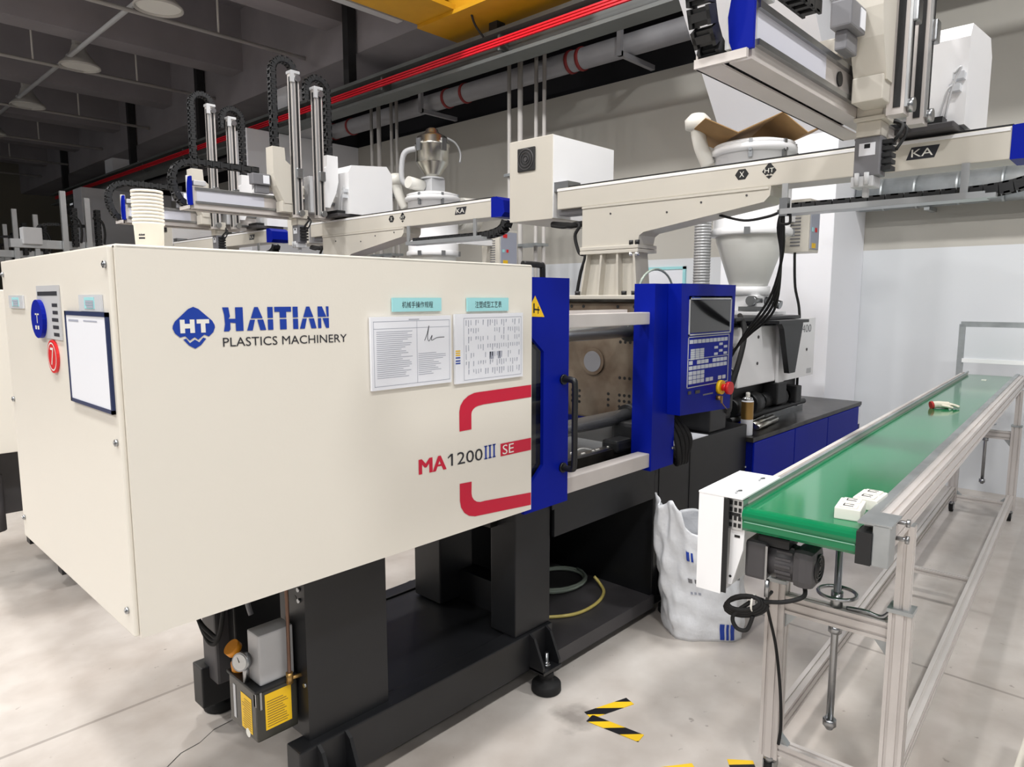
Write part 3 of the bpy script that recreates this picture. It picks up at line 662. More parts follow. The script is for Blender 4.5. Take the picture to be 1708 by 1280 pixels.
tube('loose_end', 'hose_yellow', hs, smooth_path([(2.45, 2.36, .115), (2.37, 2.42, .118), (2.33, 2.36, .117), (2.32, 2.2, .115), (2.37, 2.05, .114), (2.5, 1.95, .114), (2.66, 1.94, .114), (2.80, 1.99, .114), (2.86, 2.06, .125), (2.865, 2.10, .15)]), .0085, 8)
# --- blue injection base with panels
ib = MB().box(3.99, 6.02, 1.762, 2.6, .04, .75).build('injection_base', 'deep_blue', mc)
box('base_top', 'greasy', ib, 3.985, 6.025, 1.755, 2.6, .75, .78, .004)
for (a0, a1) in ((3.99, 4.62), (4.628, 5.24), (5.248, 5.94)):
    box('front_panel', 'blue', ib, a0 + .003, a1, 1.75, 1.762, .05, .748, .003)
box('spec_sticker', 'paper', ib, 5.95, 6.01, 1.758, 1.762, .60, .74)
ve = MB()
for i in range(14): ve.box(3.982, 3.99, 1.80, 1.95, .34 + i*.018, .348 + i*.018)
ve.build('vent_louvre', 'black', ib, kind='stuff'); box('vent_frame', 'light_grey', ib, 3.985, 3.99, 1.795, 1.955, .59, .598)
MB().cyl((3.99, 1.90, .685), (3.987, 1.90, .685), .04, 24).build('prohibition_sticker', 'white_plastic', ib)
ring = [(3.986, 1.90 + .035*math.cos(t*math.pi/12), .685 + .035*math.sin(t*math.pi/12)) for t in range(24)]
MB().tube(ring, .004, 5, True).tube([(3.986, 1.925, .71), (3.986, 1.875, .66)], .0035, 5).build('prohibition_ring', 'red', ib)
MB().box(3.984, 3.9865, 1.89, 1.91, .67, .70).build('prohibition_figure', 'dark_print', ib)
# injection unit on the base
iu = MB().box(4.05, 4.62, 1.90, 2.45, 1.06, 1.44, .01).build('injection_cover', 'white_paint', mc)
prism('injection_side_plate', 'white_paint', mc, [(4.62, 1.02), (4.60, 1.44), (4.62, 1.475), (5.25, 1.475), (5.25, 1.055), (4.72, 1.055)], 'y', 1.88, 1.90)
MB().box(4.62, 5.25, 1.90, 2.45, 1.07, 1.46).build('injection_body', 'white_paint', mc)
lettering('lettering', 'mid_grey', iu, '400', 'y', 1.8785, 5.0, 5.17, 1.375, 1.43)
for z in (1.29, 1.155):
    g = cyl('pressure_gauge', 'steel', iu, (4.04, 1.97, z), (4.055, 1.97, z), .045, 24)
    MB().cyl((4.0395, 1.97, z), (4.0385, 1.97, z), .036, 24).build('gauge_face', 'glass_dial', g)
    MB().tube([(4.038, 1.97, z), (4.038, 1.955, z + .02)], .003, 5).build('gauge_needle', 'black', g)
for (x, z) in ((4.32, 1.37), (4.32, 1.20), (4.75, 1.2), (5.1, 1.25)): cyl('screw', 'dark_grey', iu, (x, 1.90 if x < 4.6 else 1.88, z), (x, 1.895 if x < 4.6 else 1.875, z), .01, 10)
box('barcode_plate', 'light_grey', iu, 5.12, 5.2, 1.877, 1.88, 1.075, 1.11)
bl = MB().box(3.1, 4.1, 2.10, 2.24, 1.15, 1.29, .02).cyl((3.1, 2.17, 1.22), (4.1, 2.17, 1.22), .08, 20).build('barrel_cover', 'dark_grey', mc)
MB().box(3.95, 4.95, 1.88, 2.45, 1.475, 1.50, .006).build('hopper_slide_plate', 'black_frame', mc)
prism('tray_bracket', 'black_frame', mc, [(4.42, 1.47), (4.80, 1.47), (4.80, 1.44), (4.70, 1.12), (4.60, 1.12), (4.48, 1.42)], 'y', 1.80, 1.835)
MB().box(4.35, 4.85, 1.78, 1.90, 1.455, 1.475).build('tray_top', 'black_frame', mc)
un = MB()
for (x, r) in ((4.1, .06), (4.35, .075), (4.55, .05), (4.75, .07), (4.95, .05)): un.cyl((x - .05, 1.95, .93), (x + .07, 1.95, .93), r, 14)
un.box(4.0, 5.2, 1.98, 2.4, .85, 1.05, .02).cyl((4.0, 1.92, .86), (5.2, 1.92, .86), .02, 12).box(4.6, 4.75, 1.87, 1.98, .90, 1.05, .01).box(4.9, 5.0, 1.86, 2.0, .88, 1.0, .01).build('injection_drive', 'black_plastic', mc)
MB().box(4.0, 5.3, 1.96, 2.02, .78, .82).box(4.0, 5.3, 2.3, 2.36, .78, .82).build('injection_rail', 'steel', mc)
pd = MB().box(3.75, 3.90, 1.86, 2.0, .9, 1.05, .02).cyl((3.82, 1.93, .80), (3.82, 1.93, 1.0), .05, 14).box(3.72, 3.80, 1.80, 1.90, .95, 1.12, .03).build('nozzle_guard', 'black_plastic', mc)
MB().box(3.55, 3.75, 1.82, 2.5, .86, 1.5, .01).build('rear_guard_post', 'black_frame', mc)
for k in range(3):
    tube('black_hose', 'rubber', mc, smooth_path([(3.70, 1.80, 1.02 + .02*k), (3.80, 1.78, 1.25), (3.95, 1.82, 1.42), (4.15, 1.95, 1.47 + .02*k)]), .016, 8)
# ================================================================ take-out robots
def chain_path(pts, step):
    P = [Vector(p) for p in smooth_path(pts, 10)]; out = [P[0]]; acc = 0
    for a, b in zip(P, P[1:]):
        d = (b - a).length; acc += d
        if acc >= step: out.append(b); acc = 0
    return out
def link_mesh(a, b, side, w, h):
    d = (b - a); ln = d.length * .94; d = d.normalized(); side = Vector(side).normalized(); n = d.cross(side).normalized(); c = (a + b) / 2
    M = Matrix(((d.x, side.x, n.x, c.x), (d.y, side.y, n.y, c.y), (d.z, side.z, n.z, c.z), (0, 0, 0, 1)))
    m = MB().box(-ln/2, ln/2, -w/2, -w/2 + w*.16, -h/2, h/2).box(-ln/2, ln/2, w/2 - w*.16, w/2, -h/2, h/2)
    m.box(-ln*.22, ln*.22, -w/2, w/2, -h/2, -h/2 + h*.15).box(-ln*.22, ln*.22, -w/2, w/2, h/2 - h*.15, h/2).box(-ln*.45, ln*.45, -w*.3, w*.3, -h*.3, h*.3)
    return m.xf(M)
def chain(parent, pts, side, w, h, step, split=False):
    P = chain_path(pts, step)
    if split:
        base = link_mesh(P[0], P[1], side, w, h).build('cable_chain', 'black_plastic', parent)
        for a, b in zip(P[1:], P[2:]): link_mesh(a, b, side, w, h).build('chain_link', 'black_plastic', base)
        return base
    m = MB()
    for a, b in zip(P, P[1:]):
        l = link_mesh(a, b, side, w, h); m.add(l.v, l.f)
    return m.build('cable_chain', 'black_plastic', parent, kind='stuff')
def badge_small(parent, at, yc, zc):
    # dark hexagon with a white cross and dark diamond, read along -Y on the beam face
    m = MB(); flat(m, 'x', at, [(yc + .062 + .032*math.cos(R(t)), zc + .026*math.sin(R(t))) for t in (0, 60, 120, 180, 240, 300)])
    m.build('beam_mark', 'black', parent, recalc=False); m = MB()
    flat(m, 'x', at, [(yc - .062 + u*.032, zc + v*.033) for u, v in ((-1, 0), (-.15, 1), (.15, 1), (1, 0), (.5, -.5), (.25, -.35), (0, -.5), (-.25, -.35), (-.5, -.5))])
    flat(m, 'x', at, [(yc - .062 + u*.015, zc + v*.033) for u, v in ((-1, -.65), (0, -.55), (1, -.65), (0, -1))])
    m.build('beam_mark', 'black', parent, recalc=False)
    w = MB(); put_text(w, 'X', 'x', at - .0008, yc + .073, yc + .051, zc - .012, zc + .012); w.build('beam_mark_letters', 'white_plastic', parent, recalc=False); w = MB(); put_text(w, 'HT', 'x', at - .0008, yc - .041, yc - .083, zc - .007, zc + .012)
    w.build('beam_mark_letters', 'white_plastic', parent, recalc=False)
def robot(oy, ya, kx0, am, asb, lab, near, group='take-out robots on the machines'):
    r = thing('take_out_robot', lab, 'robot', (3.05, oy + 2.135, 1.612), group=group)
    bx0 = 3.0
    # traverse beam
    bm = MB().box(bx0, 3.15, oy + .445, oy + 2.487, 2.10, 2.212, .005).build('traverse_beam', 'robot_cream', r)
    box('beam_track', 'black', bm, 3.02, 3.12, oy + .445, oy + 2.42, 2.212, 2.222)
    box('beam_lip', 'white_paint', bm, bx0 - .004, bx0, oy + .45, oy + 2.485, 2.196, 2.208)
    prism('end_cap', 'blue', r, [(oy + .445, 2.098), (oy + .445, 2.214), (oy + .40, 2.216), (oy + .345, 2.19), (oy + .335, 2.12), (oy + .36, 2.096)], 'x', bx0 - .004, 3.155)
    m = MB(); flat(m, 'x', bx0 - .001, [(oy + .772, 2.137), (oy + .678, 2.137), (oy + .662, 2.182), (oy + .756, 2.182)]); m.build('model_plate', 'dark_print', bm, recalc=False)
    lettering('lettering', 'white_plastic', bm, 'KA', 'x', bx0 - .0018, oy + .755, oy + .683, 2.146, 2.174)
    badge_small(bm, bx0 - .001, oy + 1.364, 2.163)
    # bracket arm and post
    arm = prism('support_arm', 'robot_cream', r, [(oy + 2.312, 2.10), (oy + 2.312, 1.885), (oy + 1.965, 1.885), (oy + 1.955, 1.93), (oy + 1.93, 1.945), (oy + 1.32, 2.035), (oy + 1.295, 2.06), (oy + 1.292, 2.10)], 'x', bx0, 3.15)
    MB().box(bx0 - .006, bx0, oy + 1.30, oy + 2.312, 2.088, 2.098).build('arm_lip', 'robot_cream', arm)
    for (y, z) in ((2.13, 2.05), (1.80, 2.03), (1.62, 2.06), (1.40, 2.07)): cyl('screw', 'dark_grey', arm, (bx0, oy + y, z), (bx0 - .003, oy + y, z), .005, 8)
    MB().box(bx0 - .01, 3.17, oy + 1.955, oy + 2.32, 1.868, 1.887, .003).box(bx0 - .01, 3.17, oy + 1.955, oy + 2.32, 1.848, 1.866, .003).build('flange', 'robot_cream', r)
    ps = MB().prism([(oy + 2.285, 1.848), (oy + 1.985, 1.848), (oy + 1.965, 1.632), (oy + 2.325, 1.632)], 'x', 3.04, 3.13)
    for a, b in ((2.285, 2.325), (2.19, 2.21), (2.09, 2.085), (1.99, 1.972)):
        ps.prism([(oy + a, 1.848), (oy + a - .012, 1.848), (oy + b - .012, 1.632), (oy + b, 1.632)], 'x', bx0 - .002, 3.05)
    ps.build('post', 'robot_cream', r)
    MB().box(bx0 - .03, 3.19, oy + 1.905, oy + 2.375, 1.612, 1.634, .004).build('post_base', 'robot_cream', r)
    for y in (2.33, 2.03, 1.97): cyl('bolt', 'black', r, (bx0 - .012, oy + y, 1.634), (bx0 - .012, oy + y, 1.655), .014, 12)
    for y in (2.0, 1.965):
        cyl('bolt', 'black', r, (3.0, oy + y, 1.887), (3.0, oy + y, 1.908), .012, 12); cyl('bolt', 'chrome', r, (3.0, oy + y, 1.83), (3.0, oy + y, 1.848), .012, 12)
    # control box at the beam end
    cb = MB().box(bx0, 3.57, oy + 2.522, oy + 2.846, 2.055, 2.508, .004).build('control_box', 'robot_cream', r)
    MB().box(bx0 + .004, 3.57, oy + 2.5185, oy + 2.5225, 2.06, 2.505).build('box_side_panel', 'white_paint', cb)
    fan = MB().box(bx0 - .012, bx0, oy + 2.645, oy + 2.775, 2.33, 2.46, .006).build('cooling_fan', 'black_plastic', cb)
    fr = MB()
    for q in (.022, .04, .056): fr.tube([(bx0 - .013, oy + 2.71 + q*math.cos(t*math.pi/10), 2.395 + q*math.sin(t*math.pi/10)) for t in range(20)], .003, 5, True)
    fr.cyl((bx0 - .012, oy + 2.71, 2.395), (bx0 - .016, oy + 2.71, 2.395), .012, 12).build('fan_grille', 'dark_grey', fan)
    MB().box(bx0 + .01, 3.12, oy + 2.42, oy + 2.522, 2.20, 2.25).build('box_bracket', 'steel', r)
    MB().box(bx0 + .03, 3.12, oy + 2.33, oy + 2.50, 2.07, 2.10, .005).build('beam_stop', 'mid_grey', r)
    MB().tube(smooth_path([(3.03, oy + 2.55, 2.02), (3.02, oy + 2.45, 2.005), (3.01, oy + 2.36, 2.02), (3.0, oy + 2.33, 2.0), (3.0, oy + 2.36, 1.95), (3.0, oy + 2.33, 1.86), (3.0, oy + 2.29, 1.84), (3.0, oy + 2.32, 1.75), (3.0, oy + 2.35, 1.61)]), .009, 8).tube([(3.05, oy + 2.56, 2.03), (3.02, oy + 2.4, 2.01), (3.02, oy + 2.32, 2.015)], .016, 8).build('power_cable', 'rubber', r)
    # cable tray below the beam
    tr = MB().box(2.97, 3.07, oy + .505, oy + 1.235, 1.972, 1.978).box(2.968, 2.973, oy + .505, oy + 1.235, 1.972, 1.995).build('cable_tray', 'aluminium', r)
    box('tray_hanger', 'aluminium', tr, 2.98, 2.99, oy + .56, oy + .585, 1.978, 2.10); box('tray_hanger', 'aluminium', tr, 2.98, 2.99, oy + 1.21, oy + 1.235, 1.978, 2.10)
    box('tray_hook', 'aluminium', tr, 2.95, 2.985, oy + .47, oy + .56, 1.970, 1.985)
    chain(r, [(3.03, oy + 1.20, 1.998), (3.03, oy + .9, 1.998), (3.03, oy + .60, 1.998), (3.03, oy + .46, 2.005), (3.03, oy + .37, 2.03), (3.03, oy + .34, 2.08)], (1, 0, 0), .06, .042, .035)
    # carriage, kick beam
    sd = MB().box(2.93, 3.18, ya - .19, ya + .14, 2.222, 2.245, .004).build('carriage', 'dark_grey', r)
    box('carriage_block', 'black', sd, 2.95, 3.16, ya - .15, ya + .02, 2.245, 2.27)
    bx = prism('valve_box', 'white_paint', r, [(3.02, 2.245), (3.02, 2.55), (3.05, 2.60), (3.37, 2.63), (3.42, 2.57), (3.42, 2.245)], 'y', ya - .205, ya + .07)
    vb = MB().box(2.985, 3.02, ya - .20, ya - .165, 2.40, 2.425).box(2.985, 3.02, ya - .19, ya - .155, 2.36, 2.385).build('valve', 'clear_white', bx)
    MB().tube(smooth_path([(2.99, ya - .15, 2.27), (2.985, ya - .16, 2.34), (2.985, ya - .175, 2.40), (2.985, ya - .19, 2.44), (2.985, ya - .17, 2.42)]), .004, 6).tube(smooth_path([(2.99, ya - .13, 2.27), (2.985, ya - .15, 2.36), (2.985, ya - .17, 2.38)]), .004, 6).build('air_line', 'light_grey', bx)
    k1 = 3.05
    kb = MB().box(kx0, k1, ya, ya + .055, 2.235, 2.345).build('kick_beam', 'anodised', r)
    box('kick_ledge', 'anodised', kb, kx0 + .01, k1, ya + .0, ya + .058, 2.206, 2.235)
    box('kick_plate', 'plate_lilac', kb, kx0 + .03, kx0 + .50, ya - .003, ya, 2.253, 2.325)
    box('linear_rail', 'steel', kb, kx0 + .02, k1, ya - .014, ya, 2.325, 2.342); box('linear_rail', 'steel', kb, kx0 + .02, k1, ya - .014, ya, 2.238, 2.253)
    MB().cyl((kx0 + .62, ya - .005, 2.29), (kx0 + .62, ya, 2.29), .022, 16).build('port_ring', 'black', kb)
    ec = prism('kick_end_cap', 'blue', r, [(ya - .012, 2.225), (ya - .012, 2.41), (ya + .025, 2.41), (ya + .045, 2.37), (ya + .055, 2.31), (ya + .05, 2.25), (ya + .04, 2.225)], 'x', kx0 - .012, kx0)
    MB().box(kx0 - .01, kx0 + .02, ya + .045, ya + .062, 2.235, 2.42).build('chain_guard', 'white_paint', r)
    MB().box(kx0 - .02, am + .3, ya + .066, ya + .135, 2.200, 2.205).box(kx0 - .02, am + .3, ya + .130, ya + .135, 2.200, 2.235).box(kx0 - .03, kx0 - .018, ya - .005, ya + .135, 2.200, 2.222).build('chain_tray', 'anodised', r)
    MB().box(kx0 + .01, kx0 + .09, ya - .02, ya + .03, 2.352, 2.385, .006).build('stop_block', 'light_grey', r)
    chain(r, [(am + .1, ya + .098, 2.230), (kx0 + .3, ya + .098, 2.230), (kx0 + .04, ya + .098, 2.230), (kx0 - .04, ya + .095, 2.26), (kx0 - .075, ya + .095, 2.33), (kx0 - .085, ya + .095, 2.40), (kx0 - .06, ya + .095, 2.47), (kx0 + .02, ya + .095, 2.515), (kx0 + .2, ya + .095, 2.52), (am - .16, ya + .095, 2.52)], (0, 1, 0), .06, .04, .042, split=near)
    # two vertical arms with their carriages
    for j, xa in enumerate((am, asb)):
        s = -1 if j == 0 else 1
        zt = 3.17 - .07 * j; zb = 2.19 + .01 * j
        cv = MB().prism([(xa + s*.035, 2.285), (xa + s*.035, 2.55), (xa + s*.075, 2.58), (xa + s*.08, 2.665), (xa + s*.17, 2.665), (xa + s*.17, 2.48), (xa + s*.15, 2.40), (xa + s*.10, 2.30), (xa + s*.095, 2.285)], 'y', ya - .115, ya - .02).build('carriage_cover', 'robot_cream' if j == 0 else 'white_paint', r)
        MB().box(xa - .06, xa + .06, ya - .10, ya - .015, 2.24, 2.50, .004).build('arm_carriage', 'light_grey', r)
        ar = MB().box(xa - .03, xa + .03, ya - .15, ya - .10, zb, zt).build('vertical_arm', 'anodised', r)
        box('arm_rail', 'aluminium', ar, xa - .026, xa - .012, ya - .158, ya - .15, zb + .02, zt - .01)
        box('arm_belt', 'black_plastic', ar, xa + .002, xa + .016, ya - .156, ya - .15, zb + .02, zt - .02)
        box('arm_belt', 'black_plastic', ar, xa - .034, xa - .03, ya - .14, ya - .12, zb + .02, zt - .02)
        MB().box(xa - .035, xa + .035, ya - .16, ya - .09, zt, zt + .02, .003).box(xa - .04, xa - .012, ya - .165, ya - .15, zt - .06, zt).build('arm_top_plate', 'light_grey', ar)
        for z in (zt - .03, zb + .03):
            cyl('pulley', 'steel', ar, (xa + .012, ya - .17, z), (xa + .012, ya - .15, z), .022, 16)
        MB().box(xa - .02, xa + .03, ya - .172, ya - .15, 2.46, 2.53, .006).build('belt_clamp', 'steel', ar)
        # chain loop from the cover over the arm head
        xo = xa + s * .125; zc = zt + .02
        rad = .085
        pts = [(xo, ya - .06, 2.655), (xo, ya - .06, 2.9), (xo, ya - .06, zc)]
        pts += [(xa + s*(.125 - rad) + s*rad*math.cos(R(t)), ya - .06, zc + rad*math.sin(R(t))) for t in (30, 60, 90, 120, 150)]
        pts += [(xa + s*(.125 - 2*rad), ya - .06, zc), (xa + s*(.125 - 2*rad), ya - .07, zc - .1)]
        chain(r, pts, (0, 1, 0), .05, .045, .03, split=False)
    MB().box(am - .16, asb + .16, ya - .02, ya + .10, 2.37, 2.42, .004).build('carriage_bridge', 'robot_cream', r)
    mt = MB().box(am - .30, am - .17, ya - .07, ya - .01, 2.40, 2.475, .006).box(am - .27, am - .17, ya - .05, ya - .015, 2.345, 2.40, .006).build('servo_motor', 'mid_grey', r)
    box('motor_label', 'paper', mt, am - .225, am - .18, ya - .072, ya - .07, 2.41, 2.465)
    # wrist and gripper under the main arm
    gx, gy = am + .06, ya - .03
    box('arm_bracket', 'robot_cream', r, am - .11, am + .03, ya - .11, ya - .02, 2.225, 2.30, .004)
    w = MB().box(gx - .05, gx + .05, gy - .05, gy + .03, 2.205, 2.255, .004).box(gx - .06, gx + .06, gy - .06, gy + .035, 2.192, 2.204, .002).box(gx - .045, gx + .045, gy - .045, gy + .03, 2.145, 2.192, .004).build('wrist', 'robot_cream', r)
    MB().box(gx - .035, gx + .035, gy - .045, gy + .035, 2.02, 2.145, .004).build('wrist_cylinder', 'mid_grey', w)
    box('wrist_label', 'paper', w, gx - .0362, gx - .035, gy - .03, gy + .02, 2.085, 2.125)
    box('wrist_mark', 'black', w, gx - .0366, gx - .0362, gy - .014, gy + .004, 2.108, 2.122)
    gr = MB().box(gx - .04, gx + .04, gy - .03, gy + .04, 1.985, 2.02, .004).box(gx - .01, gx + .012, gy - .005, gy + .01, 1.955, 1.985).cyl((gx - .042, gy + .02, 2.03), (gx - .042, gy + .02, 1.99), .008, 8).cyl((gx - .042, gy - .01, 2.03), (gx - .042, gy - .01, 1.99), .008, 8)
    gr.build('gripper', 'light_grey', w)
    vb = MB()
    for i in range(5): vb.box(gx - .02, gx + .03, gy - .075, gy - .045, 2.035 + i*.021, 2.048 + i*.021)
    vb.build('valve_manifold', 'black_plastic', w)
    MB().tube(smooth_path([(gx + .04, gy - .05, 2.20), (gx + .03, gy - .09, 2.18), (gx, gy - .085, 2.14), (gx + .01, gy - .06, 2.12)]), .006, 6).tube(smooth_path([(gx + .045, gy - .03, 2.22), (gx + .04, gy - .10, 2.17), (gx + .01, gy - .08, 2.10)]), .005, 6).build('air_hose', 'rubber', w)
    # hanging control cables near the arm end
    if near:
        cbm = MB()
        for k in range(4):
            cbm.tube(smooth_path([(2.99, 1.23, 2.01), (3.0 + .03*k, 1.23 + .02*k, 1.93), (3.10 + .045*k, 1.27 + .02*k, 1.80), (3.34 + .02*k, 1.42, 1.62 - .02*k), (3.50 + .02*k, 1.62, 1.42), (3.62, 1.78, 1.22 + .02*k)]), .0065, 6)
        cbm.tube(smooth_path([(3.05, 1.55, 2.0), (3.03, 1.42, 1.965), (3.0, 1.30, 1.97), (2.99, 1.24, 1.985)]), .006, 6).tube(smooth_path([(2.99, 1.22, 1.99), (2.99, 1.24, 1.94), (2.99, 1.20, 1.935), (2.99, 1.20, 1.98)]), .006, 6)
        cbm.build('control_cables', 'rubber', r)
        MB().box(2.97, 3.0, 1.205, 1.24, 1.965, 2.04).cyl((2.985, 1.25, 1.985), (2.985, 1.19, 1.985), .01, 10).build('cable_clamp', 'steel', r)
    return r
robot(0, .80, 1.70, 2.49, 2.72, 'cream take-out robot on the near machine, its arms over the green conveyor', True)
robot(2.55, 4.72, 1.95, 2.64, 2.82, 'cream take-out robot on the second machine with two tall chain-topped arms', False)
robot(5.31, 5.98, 1.95, 2.60, 2.77, 'cream take-out robot half hidden behind the taller second robot', False)
# smaller single-rail robots farther down the row
def far_robot(y, lab):
    r = thing('take_out_robot', lab, 'robot', (2.75, y, 1.6), group='small robots far down the row')
    box('post', 'robot_cream', r, 2.9, 3.1, y - .1, y + .1, 1.6, 2.1, .01)
    box('traverse_beam', 'robot_cream', r, 2.95, 3.08, y - 1.2, y + .4, 2.1, 2.2, .005)
    box('kick_beam', 'aluminium', r, 2.0, 3.0, y - .05, y + .05, 2.22, 2.32)
    box('carriage_cover', 'light_grey', r, 2.12, 2.32, y - .10, y + .06, 2.26, 2.46, .01)
    chain(r, [(2.3, y, 2.46), (2.33, y, 2.50), (2.5, y, 2.52), (2.9, y, 2.52)], (0, 1, 0), .05, .035, .04)
    for x, zt in ((2.56, 2.92), (2.82, 2.86)):
        box('vertical_arm', 'aluminium', r, x - .03, x + .03, y - .12, y - .07, 2.0, zt)
        chain(r, [(x + .11, y - .09, 2.25), (x + .11, y - .09, 2.5), (x + .11, y - .09, 2.74)], (0, 1, 0), .08, .06, .035)
        tube('air_line', 'rubber', r, smooth_path([(x + .06, y - .1, 2.62), (x + .14, y - .15, 2.58), (x + .17, y - .15, 2.45), (x + .16, y - .13, 2.3)]), .014, 6)
far_robot(10.1, 'small robot beyond the cream cover, nearest of the far ones')
far_robot(12.6, 'small robot beyond the cream cover, middle of the far ones')
far_robot(14.6, 'small robot beyond the cream cover at the left picture edge')
# ================================================================ hoppers and dryers
def hopper(cx, cy, lab, loader, stand):
    h = thing('hopper_dryer', lab, 'hopper', (cx, cy, 1.5), group='white hopper dryers')
    MB().box(cx - .2, cx + .2, cy - .2, cy + .2, 1.50, 1.525, .004).box(cx - .13, cx + .13, cy - .13, cy + .13, 1.525, 1.64, .01).cyl((cx, cy, 1.64), (cx, cy, 1.70), .15, 24).build('hopper_base', 'white_paint', h)
    MB().cyl((cx - .18, cy - .10, 1.60), (cx - .05, cy - .10, 1.60), .035, 14).box(cx - .19, cx - .14, cy - .2, cy - .02, 1.53, 1.56).cyl((cx, cy - .13, 1.6), (cx, cy - .24, 1.57), .03, 12).build('drain_valve', 'steel', h)
    MB().lathe(cx, cy, [(.12, 1.70), (.13, 1.705), (.235, 2.02), (.24, 2.06), (.24, 2.07)], 40).build('hopper_cone', 'translucent', h)
    MB().lathe(cx, cy, [(.24, 2.05), (.275, 2.05), (.28, 2.06), (.28, 2.085), (.27, 2.10), (.26, 2.105), (.26, 2.60), (.285, 2.605), (.285, 2.64), (.27, 2.65)], 48).build('hopper_drum', 'white_paint', h)
    MB().lathe(cx, cy, [(.255, 2.645), (.27, 2.65), (.27, 2.67), (.2, 2.69), (0, 2.695)], 48).build('hopper_lid', 'white_paint', h)
    for t in (200, 250, 300):
        c, s = math.cos(R(t)), math.sin(R(t))
        MB().box(-.012, .012, -.02, .0, 2.55, 2.67).cyl((0, -.02, 2.6), (0, -.03, 2.6), .012, 8).xf(Matrix.Translation((cx, cy, 0)) @ Matrix.Rotation(R(t + 90), 4, 'Z') @ Matrix.Translation((0, -.262, 0))).build('latch', 'steel', h)
        MB().box(-.02, .02, -.012, .0, 2.045, 2.095).xf(Matrix.Translation((cx, cy, 0)) @ Matrix.Rotation(R(t + 90), 4, 'Z') @ Matrix.Translation((0, -.278, 0))).build('clamp', 'steel', h)
    # blower elbow on the left side
    MB().tube(smooth_path([(cx - .15, cy + .26, 2.55), (cx - .2, cy + .3, 2.68), (cx - .22, cy + .32, 2.80)]), .05, 14).lathe(cx - .22, cy + .32, [(.03, 2.78), (.085, 2.80), (.09, 2.86), (.05, 2.90), (0, 2.905)], 20).build('air_elbow', 'white_plastic', h)
    if stand:
        x0, x1, y0, y1 = stand
        cbx = MB().box(x0, x1, y0, y1, 1.945, 2.32, .006).build('dryer_control_box', 'robot_cream', h)
        lv = MB()
        for i in range(10): lv.box(x0 - .004, x0, y0 + .06, y0 + .13, 1.99 + i*.024, 1.999 + i*.024)
        lv.build('louvre', 'mid_grey', cbx, kind='stuff')
        MB().box(x0 + .02, x1 - .02, y0 - .006, y0, 1.97, 2.30).build('control_face', 'ink_grey', cbx)
        MB().box(x0 + .05, x0 + .11, y0 - .009, y0 - .006, 2.24, 2.28).build('red_display', 'red', cbx)
        MB().box(x0 + .04, x0 + .07, y0 - .01, y0 - .006, 2.09, 2.12).build('push_button', 'pale_cyan', cbx); MB().box(x0 + .10, x0 + .13, y0 - .01, y0 - .006, 2.09, 2.12).build('push_button', 'red', cbx)
        MB().box(x0 + .05, x0 + .12, y0 - .008, y0 - .006, 1.975, 2.01).build('yellow_sticker', 'yellow', cbx)
        tube('power_cable', 'rubber', cbx, smooth_path([(x0 + .02, y0 + .1, 1.945), (x0 + .02, y0 + .1, 1.90), (x0 + .03, y0 + .09, 1.7), (x0 + .06, y0 + .06, 1.5), (x0 + .08, y0 + .06, 1.1), (x0 + .08, y0 + .06, .82)]), .01, 8)
        MB().box(x0 - .45, x0 + .02, y0 + .10, y0 + .16, 2.16, 2.22).build('box_arm', 'white_paint', h)
    if loader:
        MB().box(cx - .09, cx + .09, cy - .09, cy + .09, 2.69, 2.83, .006).cyl((cx, cy, 2.83), (cx, cy, 2.845), .12, 24).build('loader_base', 'light_grey', h)
        MB().lathe(cx, cy, [(.07, 2.845), (.075, 2.86), (.165, 2.99), (.17, 3.0), (.17, 3.16), (.18, 3.165), (.18, 3.18), (.165, 3.19), (.155, 3.25), (.10, 3.28), (.07, 3.30), (.06, 3.33), (.03, 3.345), (0, 3.35)], 36).build('vacuum_loader', 'stainless', h)
        MB().box(cx - .185, cx - .165, cy - .03, cy + .03, 3.10, 3.22).box(cx + .165, cx + .185, cy - .03, cy + .03, 3.10, 3.22).box(cx - .03, cx + .03, cy - .19, cy - .165, 3.10, 3.22).build('loader_clip', 'steel', h)
        tube('suction_hose', 'light_grey', h, smooth_path([(cx - .18, cy + .05, 3.12), (cx - .26, cy + .12, 3.08), (cx - .28, cy + .15, 2.95), (cx - .27, cy + .15, 2.8), (cx - .2, cy + .1, 2.74)]), .028, 10)
        MB().cyl((cx - .28, cy + .05, 2.78), (cx - .1, cy + .05, 2.76), .06, 16).build('filter_can', 'white_plastic', h)
        tube('return_wire', 'hose_metal', h, smooth_path([(cx + .1, cy - .05, 3.27), (cx + .22, cy - .1, 3.22), (cx + .28, cy - .12, 3.12), (cx + .27, cy - .12, 3.02)]), .012, 6)
        MB().cyl((cx + .3, cy - .1, 2.5), (cx + .48, cy - .15, 2.5), .17, 24).cyl((cx + .3, cy - .1, 2.5), (cx + .27, cy - .1, 2.5), .12, 24).build('blower', 'white_plastic', h)
    return h
hopper(4.80, 2.20, 'white hopper dryer under a sheet of cardboard on the near machine', False, (5.10, 5.30, 1.905, 2.09))
hopper(4.79, 5.64, 'white hopper dryer topped by a stainless vacuum loader', True, (5.22, 5.50, 5.10, 5.36))
# flexible metal hose beside the near hopper
hz = thing('flexible_duct', 'ribbed grey flexible duct rising behind the blue operator panel', 'hose', (4.52, 2.42, .8))
prof = []
for i in range(150): prof.append((.060 if i % 2 else .055, .82 + i * .0099))
MB().lathe(4.52, 2.42, prof, 20, smooth=False).build('ribbed_wall', 'hose_metal', hz)
MB().lathe(4.52, 2.42, [(.07, .78), (.07, .83)], 20).build('duct_collar', 'steel', hz)
